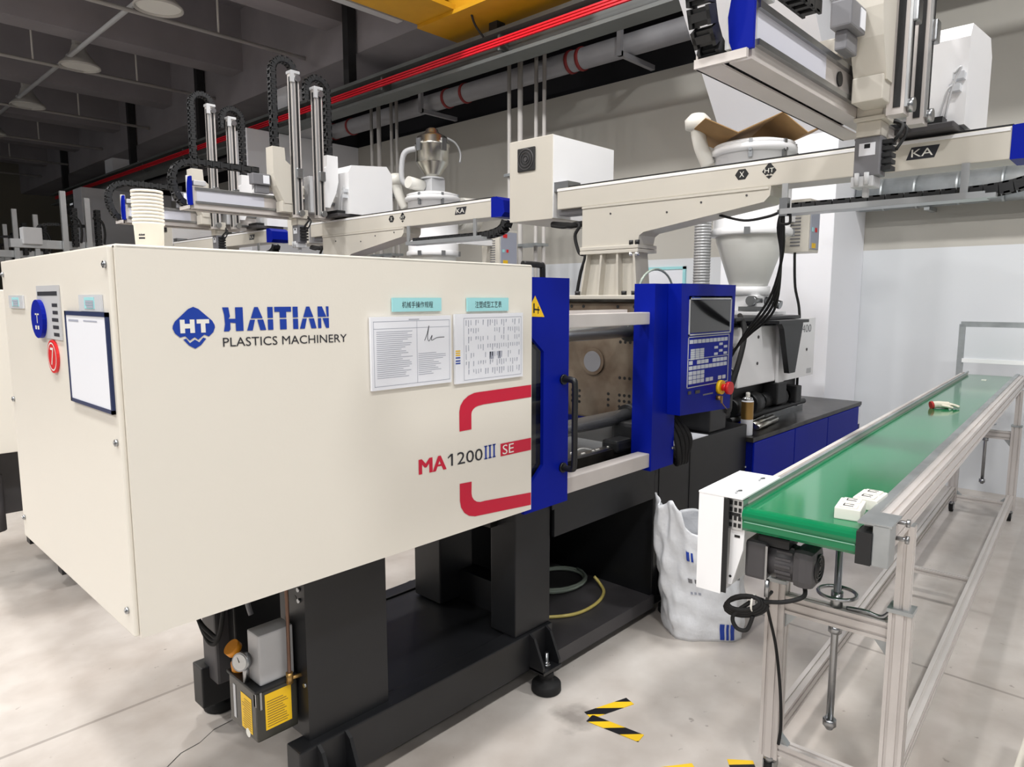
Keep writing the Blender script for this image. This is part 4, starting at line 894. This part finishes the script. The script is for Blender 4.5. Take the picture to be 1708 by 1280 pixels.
# cardboard on the hopper: one bent sheet
cbd = MB(); c = (4.80, 2.20); lat = Vector((.686, -.728, 0)); dep = Vector((.728, .686, 0))
prof = [(-.42, 2.79), (-.2, 2.70), (.09, 2.83), (.26, 2.70), (.42, 2.77)]
vs = []
for d in (-.27, .05, .30):
    for a, z in prof: vs.append(Vector((c[0], c[1], 0)) + lat * (a * (1 - .25*(d > .2))) + dep * d + Vector((0, 0, 2.70 + (z - 2.70) * (1 if d < .2 else .7))))
fs = [(r_*5 + i, r_*5 + i + 1, r_*5 + 6 + i, r_*5 + 5 + i) for r_ in range(2) for i in range(4)]
o = cbd.add(vs, fs).build('cardboard_sheet', 'cardboard', None, label='bent brown cardboard sheet lying over the near hopper', cat='cardboard', recalc=True)
md = o.modifiers.new('thick', 'SOLIDIFY'); md.thickness = .006
# wall duct at the far right
wd = thing('ventilation_duct', 'round galvanised duct along the wall behind the robot beam', 'duct', (6.62, .5, 2.35))
cyl('duct_run', 'galvanised', wd, (6.62, -3.5, 2.50), (6.62, 2.04, 2.50), .135, 28)
for y in (-2.6, -2.0, -1.4, -.8, -.2, .4, .7, 1.0, 1.3, 1.6, 1.85):
    MB().lathe(0, 0, [(.135, -.012), (.14, -.012), (.14, .012), (.135, .012)], 28).xf(Matrix.Translation((6.62, y, 2.50)) @ Matrix.Rotation(R(90), 4, 'X')).build('duct_seam', 'galvanised', wd)
for y in (1.5, -.5, -2.3): box('duct_bracket', 'galvanised', wd, 6.6, 6.86, y, y + .04, 2.34, 2.37)
# framed wall notice behind the robot post
nf = thing('framed_notice', 'pale blue framed notice on the white wall behind the robot post', 'notice', (6.84, 4.15, 1.22))
box('sheet', 'paper', nf, 6.835, 6.85, 3.88, 4.42, 1.25, 1.93); 
f = MB()
for (y0, y1, z0, z1) in ((3.85, 4.45, 1.93, 1.96), (3.85, 4.45, 1.22, 1.25), (3.85, 3.88, 1.22, 1.96), (4.42, 4.45, 1.22, 1.96)): f.box(6.825, 6.85, y0, y1, z0, z1)
f.build('frame', 'pale_cyan', nf)
# ================================================================ second machine behind, mostly hidden
m2 = thing('injection_moulding_machine', 'second cream machine showing at the left picture edge behind the end panel', 'machine', (2.2, 4.72, 0))
MB().box(.515, 1.865, 4.21, 5.24, .84, 1.66, .006).build('clamp_cover', 'cream', m2)
MB().box(.97, 2.155, 4.345, 4.425, .09, .25).box(.97, 2.155, 5.05, 5.13, .09, .25).box(1.025, 1.325, 4.38, 5.1, .25, .84).box(1.94, 2.155, 4.36, 5.1, .25, .84).box(2.155, 3.99, 4.36, 5.1, .05, .84).build('base_frame', 'black_frame', m2)
MB().box(.62, 1.02, 4.5, 4.9, .45, .8, .02).cyl((.7, 4.4, .7), (.7, 4.4, .4), .05, 12).build('valve_block', 'dark_grey', m2)
MB().box(1.9, 2.93, 4.27, 4.31, 1.5, 1.555).box(2.73, 3.39, 4.17, 4.27, 1.05, 1.62).build('guard', 'blue', m2)
MB().box(2.965, 3.16, 4.41, 5.07, .84, 1.612, .01).build('fixed_platen', 'platen', m2)
MB().box(3.99, 5.86, 4.3, 5.15, .04, .78).build('injection_base', 'deep_blue', m2)
MB().box(4.05, 5.25, 4.45, 5.0, .78, 1.46, .01).build('injection_cover', 'white_paint', m2)
MB().box(4.5, 5.0, 5.0, 5.9, .78, 1.50, .01).build('hopper_platform', 'black_frame', m2)
m3 = thing('injection_moulding_machine', 'third machine hidden behind the second one', 'machine', (3.06, 7.27, 0))
MB().box(2.965, 3.16, 6.96, 7.62, 0, 1.612, .01).build('fixed_platen', 'platen', m3)
MB().box(.515, 1.865, 6.76, 7.79, .84, 1.66, .006).build('clamp_cover', 'cream', m3)
for k, y in enumerate((10.1, 12.6, 14.6)):
    t = thing('injection_moulding_machine', ['fourth', 'fifth', 'sixth'][k] + ' machine far down the row under its small robot', 'machine', (2.5, y, 0))
    MB().box(.6, 1.86, y - .4, y + .6, .0, 1.66, .01).build('clamp_cover', 'cream', t)
    MB().box(2.85, 3.15, y - .3, y + .4, 0, 1.6, .01).build('fixed_platen', 'platen', t)
# ================================================================ nested white buckets on the cover
prev = None
for i in range(10):
    z = 1.736 + .0 + i * .0085; last = i == 9
    prof = []
    z0 = z
    prof = [(.026, z0), (.0335, z0 + .062), (.036, z0 + .0625), (.036, z0 + .067), (.0335, z0 + .067), (.0325, z0 + .062), (.026, z0 + .008), (0, z0 + .008)] if i else [(.0, z0), (.031, z0), (.0335, z0 + .062), (.036, z0 + .0625), (.036, z0 + .067), (.0335, z0 + .067), (.0325, z0 + .062), (.029, z0 + .01), (0, z0 + .01)]
    if last: prof = [(0, z0 + .068)] + prof[1:3] + [(.036, z0 + .067), (.035, z0 + .068), (0, z0 + .069)]
    lab = 'bottom bucket of the nested white stack on the cream cover' if i == 0 else ('topmost bucket of the nested white stack on the cream cover' if last else ('second', 'third', 'fourth', 'fifth', 'sixth', 'seventh', 'eighth', 'ninth')[i - 1] + ' rim from the bottom in the nested white bucket stack')
    b = MB().lathe(.655, 1.85, prof, 40, cap=False).build('plastic_bucket', 'bucket', None, label=lab, cat='bucket', group='nested white buckets')
bk = bpy.data.objects['plastic_bucket']; mm = MB(); 
pts = [(.655 + .0325*math.cos(R(t)), 1.85 + .0325*math.sin(R(t))) for t in (205, 212, 219, 226, 233)]
for (za, zb_) in ((1.770, 1.775), (1.762, 1.766)):
    for p, q in zip(pts, pts[1:]): mm.add([(p[0], p[1], za), (q[0], q[1], za), (q[0], q[1], zb_), (p[0], p[1], zb_)], [(0, 1, 2, 3)])
mm.build('bucket_print', 'dark_print', bk, recalc=False)
# ================================================================ belt conveyor (built straight, then turned to its place)
CV = thing('belt_conveyor', 'green belt conveyor on an aluminium frame with casters', 'conveyor', (2.2, .6775, 0), local=True)
CVR = R(3.3)
ZB = 1.03; U0, U1 = -.365, 4.15; HW = .15; VC = .022
bp = [(U0 + .035, ZB)] 
prof = [(U1, ZB), (U0 + .022, ZB)] + [(U0 + .022 - .022*math.sin(R(t)), ZB - .022 + .022*math.cos(R(t))) for t in (22, 45, 67, 90, 112, 135)] + [(U0 + .012, ZB - .037), (U0 + .006, ZB - .040), (U0 + .007, ZB - .058), (U0 + .016, ZB - .068), (U0 + .04, ZB - .07), (U1, ZB - .07)] + [(U1 + .03*math.sin(R(t)), ZB - .035 - .035*math.cos(R(t))) for t in (30, 60, 90, 120, 150)]
MB().prism(prof, 'y', -HW + VC, HW + VC).build('belt', 'belt_green', CV)
box('belt_seam', 'belt_edge', CV, U0 + .0045, U0 + .01, -HW + VC + .005, HW + VC - .005, ZB - .0405, ZB - .038)
def extrusion(name, a, b, w, h, parent, axis, slots=1, m='anodised'):
    """aluminium profile along axis with recessed T-slots on its long faces; a,b=(lo,hi) along, w/h=(lo,hi) of other two axes"""
    d = .006; g = .0045
    # build the profile section as a ring of points with slots
    (p0, p1), (q0, q1) = w, h
    def edge(c0, c1, n):
        L = c1 - c0; out = []
        for i in range(n):
            c = c0 + L * (i + .5) / n; out.append((c - g, c + g))
        return out
    nw = max(1, round((p1 - p0) / .04)); nh = max(1, round((q1 - q0) / .04))
    poly = [(p0, q0)]
    for s0, s1 in edge(p0, p1, nw): poly += [(s0, q0), (s0, q0 + d), (s1, q0 + d), (s1, q0)]
    poly.append((p1, q0))
    for s0, s1 in edge(q0, q1, nh): poly += [(p1, s0), (p1 - d, s0), (p1 - d, s1), (p1, s1)]
    poly.append((p1, q1))
    for s0, s1 in edge(p0, p1, nw)[::-1]: poly += [(s1, q1), (s1, q1 - d), (s0, q1 - d), (s0, q1)]
    poly.append((p0, q1))
    for s0, s1 in edge(q0, q1, nh)[::-1]: poly += [(p0, s1), (p0 + d, s1), (p0 + d, s0), (p0, s0)]
    return MB().prism(poly, axis, a, b).build(name, m, parent)
VL, VR = .152 + VC, -.152 + VC
extrusion('side_rail', U0 + .05, U1, (VL, VL + .04), (.965, 1.045), CV, 'x')
extrusion('side_rail', U0 + .06, U1, (VR - .06, VR), (.965, 1.045), CV, 'x')
MB().box(U0 + .05, U1, VL - .004, VL + .006, 1.045, 1.053).build('rail_lip', 'galvanised', CV); MB().box(U0 + .06, U1, VR - .02, VR + .004, 1.045, 1.053).build('rail_lip', 'galvanised', CV)
# open profile end at the drive side
ep = MB().box(U0 + .012, U0 + .05, VL - .0, VL + .042, .96, 1.048).build('profile_end', 'aluminium', CV)
hol = MB()
for z in (.973, .993, 1.018, 1.038):
    for v in (VL + .008, VL + .021, VL + .034): hol.box(U0 + .0105, U0 + .012, v - .004, v + .004, z - .006, z + .006)
hol.box(U0 + .0105, U0 + .012, VL + .006, VL + .038, 1.0, 1.009).build('profile_cavity', 'black', ep)
# white drive guard
gd = MB().box(U0 - .005, U0 + .30, VL + .05, VL + .125, .765, 1.055).build('drive_guard', 'white_paint', CV)
MB().box(U0 - .006, U0 + .30, VL - .005, VL + .126, 1.055, 1.06).build('guard_top', 'white_paint', gd)
MB().box(U0 - .004, U0, VL + .035, VL + .05, .77, 1.05).build('guard_gap', 'black', gd)
for u in (U0 + .04, U0 + .22): MB().tube([(u - .01, VL + .03, 1.06), (u, VL + .03, 1.066), (u + .012, VL + .02, 1.066)], .003, 6).build('guard_screw', 'steel', gd)
prism('motor_bracket', 'white_paint', CV, [(VL + .036, .965), (VL - .005, .965), (VL - .002, .90), (VL + .028, .79), (VL + .038, .79)], 'x', U0 + .02, U0 + .03)
box('bracket_slot', 'black', CV, U0 + .0185, U0 + .0205, VL + .008, VL + .024, .935, .942); cyl('bracket_screw', 'black', CV, (U0 + .0185, VL + .032, .815), (U0 + .0205, VL + .032, .815), .004, 8)
# gear motor hung under the belt
mu, mz = U0 + .095, .872
mo = MB().box(mu - .055, mu + .055, VL - .062, VL + .0, mz - .055, mz + .055, .010).build('gear_box', 'dark_grey', CV)
MB().cyl((mu, VL - .062, mz), (mu, VL - .135, mz), .05, 28).build('motor_body', 'dark_grey', CV)
for i in range(9):
    t = R(90 + i * 22.5); cx, cz = mu + .05*math.cos(t), mz + .05*math.sin(t)
    box('cooling_fin', 'dark_grey', CV, cx - .0035, cx + .0035, VL - .128, VL - .085, cz - .0035, cz + .0035)
fc = MB().box(mu - .054, mu + .054, VL - .19, VL - .13, mz - .054, mz + .054, .022).build('fan_cowl', 'dark_grey', CV)
gg = MB()
for q in (.014, .026, .038): gg.tube([(mu + q*math.cos(t*math.pi/12), VL - .1905, mz + q*math.sin(t*math.pi/12)) for t in range(24)], .0035, 5, True)
gg.cyl((mu, VL - .19, mz), (mu, VL - .193, mz), .007, 10).build('cowl_grille', 'black', fc)
MB().box(mu - .04, mu + .04, VL - .12, VL - .03, mz + .045, mz + .075, .006).build('terminal_box', 'black_plastic', CV)
MB().cyl((mu - .05, VL - .066, mz - .05), (mu - .05, VL - .066, mz - .10), .007, 8).box(mu - .058, mu - .055, VL - .066, VL - .060, mz - .05, mz + .05).build('motor_bolt', 'steel', CV)
# near right end block
eb = MB().box(U0 + .005, U0 + .075, VR - .072, VR - .032, .945, 1.055, .003).build('end_block', 'galvanised', CV)
MB().box(U0 + .0, U0 + .06, VR - .032, VR + .004, .945, 1.03).build('block_pad', 'black_plastic', CV)
MB().box(U0 + .005, U0 + .12, VR - .075, VR + .004, 1.05, 1.056).build('block_top', 'galvanised', CV)
for z in (.985, 1.03): MB().cyl((U0 + .15, VR - .06, z), (U0 + .15, VR - .09, z), .006, 8).cyl((U0 + .15, VR - .082, z), (U0 + .15, VR - .09, z), .012, 6).build('tension_bolt', 'steel', CV)
# legs at both ends
for k, u in enumerate((0, 3.85)):
    for v in (.18, -.18):
        lo = extrusion('leg_post', .085, .70, (u - .03, u + .03), (v - .03, v + .03), CV, 'z')
        MB().box(u - .034, u + .034, v - .034, v + .034, .70, .712).build('post_collar', 'galvanised', lo)
        extrusion('leg_slide', .712, .965, (u - .02, u + .02), (v - .02, v + .02), CV, 'z')
        MB().box(u - .02, u + .02, v - .02, v + .02, .965, .967).build('slide_cap', 'galvanised', lo)
        cs = MB().cyl((u, v, .085), (u, v, .06), .022, 14).box(u - .02, u + .025, v - .018, v - .014, .025, .065).box(u - .02, u + .025, v + .014, v + .018, .025, .065).build('caster_fork', 'steel', CV)
        MB().cyl((u + .01, v - .013, .035), (u + .01, v + .013, .035), .035, 20).build('caster_wheel', 'rubber', cs)
    extrusion('cross_rail', -.15, .15, (u - .02, u + .02), (.60, .66), CV, 'y')
    extrusion('cross_rail', -.15, .15, (u - .02, u + .02), (.10, .14), CV, 'y')
    for v, s in ((.15, -1), (-.15, 1)):
        MB().prism([(v, .60), (v + s*.04, .60), (v, .55)], 'x', u - .012, u + .012).prism([(v, .14), (v + s*.03, .14), (v, .17)], 'x', u - .012, u + .012).build('corner_bracket', 'galvanised', CV)
    # lifting screw with hand wheel
    cyl('lifting_screw', 'steel', CV, (u, .0, .25), (u, .0, .96), .011, 12)
    hw = MB().tube([(u + .055*math.cos(t*math.pi/14), .055*math.sin(t*math.pi/14), .705) for t in range(28)], .006, 8, True).tube([(u - .055, 0, .705), (u, 0, .70), (u + .055, 0, .705)], .004, 6).cyl((u, 0, .66), (u, 0, .71), .018, 14).build('hand_wheel', 'steel', CV)
    cyl('screw_nut', 'steel', CV, (u, 0, .26), (u, 0, .285), .02, 6); cyl('screw_nut', 'steel', CV, (u, 0, .575), (u, 0, .60), .02, 6)
for v in (.18, -.18):
    extrusion('lower_rail', .03, 3.82, (v - .02, v + .02), (.14, .20), CV, 'x')
extrusion('lower_tie', -.16, .16, (1.9, 1.93), (.15, .18), CV, 'y')
MB().tube(smooth_path([(.0, -.03, .665), (-.005, -.08, .672), (-.01, -.13, .67), (-.015, -.155, .70)]), .006, 8).build('lock_lever', 'steel', CV)
# power lead of the motor, tied in a bundle
bu, bv, bz = U0 + .06, VL - .045, .745
cbm = MB().tube(smooth_path([(mu, VL - .15, mz - .05), (mu - .02, VL - .16, .79), (bu, bv - .07, .765), (bu, bv - .02, .75), (bu, bv, bz)]), .0065, 8)
for k in range(4):
    a_ = .052 + .006*k; o_ = .006*k
    cbm.tube([(bu - .012 + o_, bv + .045 + a_*math.cos(t*math.pi/9)*(.9), bz - .012 - .006*k + a_*.42*math.sin(t*math.pi/9) - .28*a_*math.cos(t*math.pi/9)) for t in range(18)], .0062, 7, True)
cbm.tube(smooth_path([(bu, bv + .03, bz - .01), (bu - .01, bv + .075, bz - .06), (bu - .01, bv + .065, bz - .095), (bu - .005, bv + .035, bz - .095), (bu, bv + .02, bz - .05)]), .0062, 7)
cbm.tube(smooth_path([(bu + .03, bv - .02, .77), (-.12, VL - .0, .66), (-.055, VL - .012, .50), (-.045, VL - .03, .35), (-.035, VL - .035, .22), (-.035, VL - .03, .15)]), .005, 8)
cbm.build('power_lead', 'rubber', CV)
tube('cable_tie', 'white_plastic', CV, [(bu + .02*math.cos(t*math.pi/8), bv + .02, bz - .01 + .024*math.sin(t*math.pi/8)) for t in range(16)], .003, 5, True)
# translucent hood frame at the far end
hd = MB()
for v in (.225, -.205): hd.box(4.05, 4.09, v - .02, v + .02, .965, 1.42)
hd.box(4.05, 4.09, -.235, .235, 1.40, 1.44).build('hood_frame', 'galvanised', CV)
MB().box(4.04, 4.046, -.2, .2, 1.15, 1.40).build('hood_panel', 'clear_white', CV); MB().box(4.03, 4.05, -.21, .21, 1.13, 1.16).build('hood_rail', 'white_paint', CV)
CV.rotation_euler = (0, 0, CVR); ORG['belt_conveyor'] = Vector((2.2, .6775, 0))
MCV = Matrix.Translation((2.2, .6775, 0)) @ Matrix.Rotation(CVR, 4, 'Z')
# things on the belt
for k, (u, v, rot, lab) in enumerate(((-.235, -.078, 6, 'white moulded switch block at the near end of the green belt'), (-.105, -.098, -2, 'white moulded switch block behind the nearest one on the belt'))):
    t = thing('switch_block', lab, 'switch', MCV @ Vector((u, v, ZB)), group='switch blocks on the belt', local=True); t.rotation_euler = (0, 0, CVR + R(rot))
    box('block_body', 'white_plastic', t, -.055, .055, -.032, .032, 0, .032, .003)
    for x in (-.03, .028): MB().box(x - .02, x + .02, -.022, .022, .032, .036, .002).box(x - .006, x + .006, -.002, .012, .036, .0368).build('rocker', 'white_plastic', t)
    mm = MB()
    for x in (-.03, .028): mm.box(x - .012, x - .009, -.012, .012, .036, .0372).box(x + .006, x + .009, -.012, .012, .036, .0372).box(x - .012, x + .009, .010, .013, .036, .0372)
    mm.build('rocker_mark', 'dark_grey', t)
gl = thing('work_glove', 'cream work glove with a red cuff lying on the green belt', 'glove', MCV @ Vector((2.06, .04, ZB)), local=True); gl.rotation_euler = (0, 0, R(-50)); gl.scale = (.55, .55, .6)
g = MB()
g.tube(smooth_path([(-.10, 0, .03), (-.05, .005, .035), (0, .0, .033), (.05, -.005, .03)]), .032, 10)
for (dy, ln) in ((-.03, .09), (-.01, .11), (.012, .1), (.03, .08)): g.tube(smooth_path([(.04, dy*.6, .03), (.07, dy, .04), (.04 + ln, dy*1.2, .018)]), .011, 8)
g.tube(smooth_path([(-.02, -.02, .03), (.02, -.055, .025), (.06, -.06, .015)]), .012, 8)
g.build('palm', 'glove_cream', gl); MB().tube(smooth_path([(-.115, 0, .028), (-.095, 0, .032)], 3), .036, 12).build('cuff', 'glove_red', gl)
sc = MB().box(-.02, .02, -.015, .015, 0, .004).xf(MCV @ Matrix.Translation((3.75, .03, ZB))); sc.build('plastic_scrap', 'white_plastic', None, label='small white scrap at the far end of the belt', cat='scrap')
# ================================================================ woven bag, spray can, tools, tape, bin
random.seed(3)
bm = bmesh.new(); bcx, bcy = 3.0, 1.53; n = 72; rings = []
for j in range(35):
    s = j / 34; z = .0 + .60 * s
    rx = .215 * (1 - .05*math.sin(s*7)) * (1.0 - .20*s) * (.86 + .14*min(1, s*6)); ry = .15 * (1 - .28*s) * (.86 + .14*min(1, s*6))
    ring = []
    for i in range(n):
        t = 2*math.pi*i/n; c, q = math.cos(t), math.sin(t)
        e = .75; x = rx*math.copysign(abs(c)**e, c); y = ry*math.copysign(abs(q)**e, q)
        w = 1 + .045*math.sin(5*t + 5*s) + .04*math.sin(9*t - 11*s)*(.4 + s) + .03*math.sin(15*t + 13*s)*(.3 + s) + .02*math.sin(4*t + 30*s)
        lean = -.05*s*s; zz = z + (.04*math.sin(t*2 + 1) + .03*math.sin(5*t))*s**4 + (.05 * s**3 if c < -.3 else 0)
        a = R(-47); X = x*w; Y = y*w
        ring.append(bm.verts.new((bcx + lean + X*math.cos(a) - Y*math.sin(a) - .05*s, bcy + X*math.sin(a) + Y*math.cos(a) + .03*s, max(zz, .0))))
    rings.append(ring)
for a_, b_ in zip(rings, rings[1:]):
    for i in range(n): bm.faces.new((a_[i], a_[(i+1) % n], b_[(i+1) % n], b_[i]))
bm.faces.new(rings[0][::-1])
mb = MB(); bm.verts.index_update(); mb.add([v.co[:] for v in bm.verts], [[v.index for v in f.verts] for f in bm.faces], True); bm.free()
mat('woven_bag', 'E6E8EC', .3, var=.12, vscale=10, bump=.9, bscale=12)
bag = thing('woven_sack', 'open white woven plastic sack standing between machine and conveyor', 'bag', (bcx, bcy, 0))
sk = mb.build('sack_body', 'woven_bag', bag); md = sk.modifiers.new('thick', 'SOLIDIFY'); md.thickness = .003; md.offset = -1
def bag_patch(name, m, t0, t1, s0, s1):
    vs = []; fs = []; nt_, ns = 4, 6
    for a in range(ns + 1):
        for b_ in range(nt_ + 1):
            jf = (s0 + (s1 - s0)*a/ns) * 34; tf = ((t0 + (t1 - t0)*b_/nt_) % 360) / 360 * n
            j0 = min(int(jf), 33); i0 = int(tf) % n; fj, fi_ = jf - j0, tf - int(tf)
            P = lambda jj, ii: Vector(sk.data.vertices[jj*n + ii % n].co)
            p = (P(j0, i0)*(1-fi_) + P(j0, i0+1)*fi_)*(1-fj) + (P(j0+1, i0)*(1-fi_) + P(j0+1, i0+1)*fi_)*fj
            c = (P(j0, 0) + P(j0, n//2)) / 2; d = (p - c); d.z = 0; p = p + d.normalized()*.004
            vs.append(Vector((p.x + bcx, p.y + bcy, p.z)))
    for a in range(ns):
        for b_ in range(nt_): fs.append((a*(nt_+1)+b_, a*(nt_+1)+b_+1, (a+1)*(nt_+1)+b_+1, (a+1)*(nt_+1)+b_))
    return MB().add(vs, fs, True).build(name, m, bag)
for (t0, t1) in ((278, 283), (285, 288), (290, 296)): bag_patch('blue_stripe', 'blue_print', t0, t1, .02, .16)
for (t0, t1) in ((254, 258), (260, 262)): bag_patch('blue_stripe', 'blue_print', t0, t1, .70, .78)
for i in range(9): bag_patch('printed_mark', 'mid_grey', 252 + i*8, 257 + i*8, .50 - .012*i*0, .535)
for i in range(3): bag_patch('printed_mark', 'ink_grey', 252 + i*5, 255 + i*5, .40, .42)
sp = thing('spray_can', 'white spray can with gold label standing on the blue base', 'can', (3.98 + .06, 1.80, .78))
x, y = 4.05, 1.83
MB().lathe(x, y, [(.034, .78), (.036, .784), (.036, .99), (.034, .996)], 28).build('can_body', 'paper', sp)
MB().lathe(x, y, [(.0362, .88), (.0366, .885), (.0366, .985), (.0362, .988)], 28, cap=False).build('can_band', 'brass', sp)
MB().lathe(x, y, [(.034, .996), (.028, 1.012), (.016, 1.016)], 28).build('can_shoulder', 'chrome', sp); MB().lathe(x, y, [(.013, 1.012), (.013, 1.04), (.01, 1.045), (0, 1.046)], 20).build('spray_nozzle', 'white_plastic', sp)
tl = thing('tube_bundle', 'clear plastic bag of silver tubes lying on the blue base', 'tubes', (4.35, 1.9, .78))
for i, (dx, dy) in enumerate(((0, 0), (.05, .05), (-.02, .09), (.08, .12))): cyl('tube', 'stainless', tl, (4.22 + dx, 1.84 + dy, .80 + .004*i), (4.62 + dx, 1.88 + dy, .80 + .004*i), .018, 12)
pp = thing('paper_sheet', 'white paper sheet lying on the black base beside the operator panel', 'paper', (3.35, 1.95, .86))
MB().box(3.05, 3.5, 1.80, 2.05, .861, .864).build('sheet', 'paper', pp)
rg = thing('rag', 'blue cloth rag beside the spray can', 'cloth', (4.12, 1.88, .78))
MB().lathe(4.15, 1.92, [(.07, .78), (.06, .81), (.045, .83), (.02, .85), (0, .852)], 9, smooth=True).build('cloth', 'blue', rg)
for (p, q, w, lab) in (((2.04, 1.515), (2.235, 1.45), .05, 'short yellow and black tape strip nearest the machine foot'), ((2.03, 1.50), (2.06, 1.285), .05, 'longer yellow and black tape strip crossing the short one'),
                    ((2.15, .985), (2.205, .915), .05, 'yellow and black tape beside the near conveyor leg'), ((1.95, 1.135), (2.05, 1.06), .05, 'yellow and black tape at the bottom picture edge')):
    d = Vector((q[0]-p[0], q[1]-p[1], 0)); ln = d.length; a = math.atan2(d.y, d.x)
    t = MB().box(0, ln, -w/2, w/2, 0, .0012).xf(Matrix.Rotation(a, 4, 'Z') @ Matrix.Identity(4))
    o = t.build('floor_tape', 'hazard_tape', None, label=lab, cat='tape', group='floor marking tape')
    c = Vector(((p[0]+q[0])/2, (p[1]+q[1])/2, .0005 + .0008*(lab[0] == 'l'))); o.location = c
bn = thing('parts_bin', 'cream bin heaped with white parts at the right picture edge', 'bin', (2.35, .0, 0))
MB().box(2.05, 2.70, -.35, .190, 0, .33, .003).box(2.04, 2.71, -.36, .20, .30, .36, .003).build('bin_body', 'robot_cream', bn)
MB().box(2.15, 2.62, -.30, .16, .36, .47, .02).build('part_heap', 'white_plastic', bn)
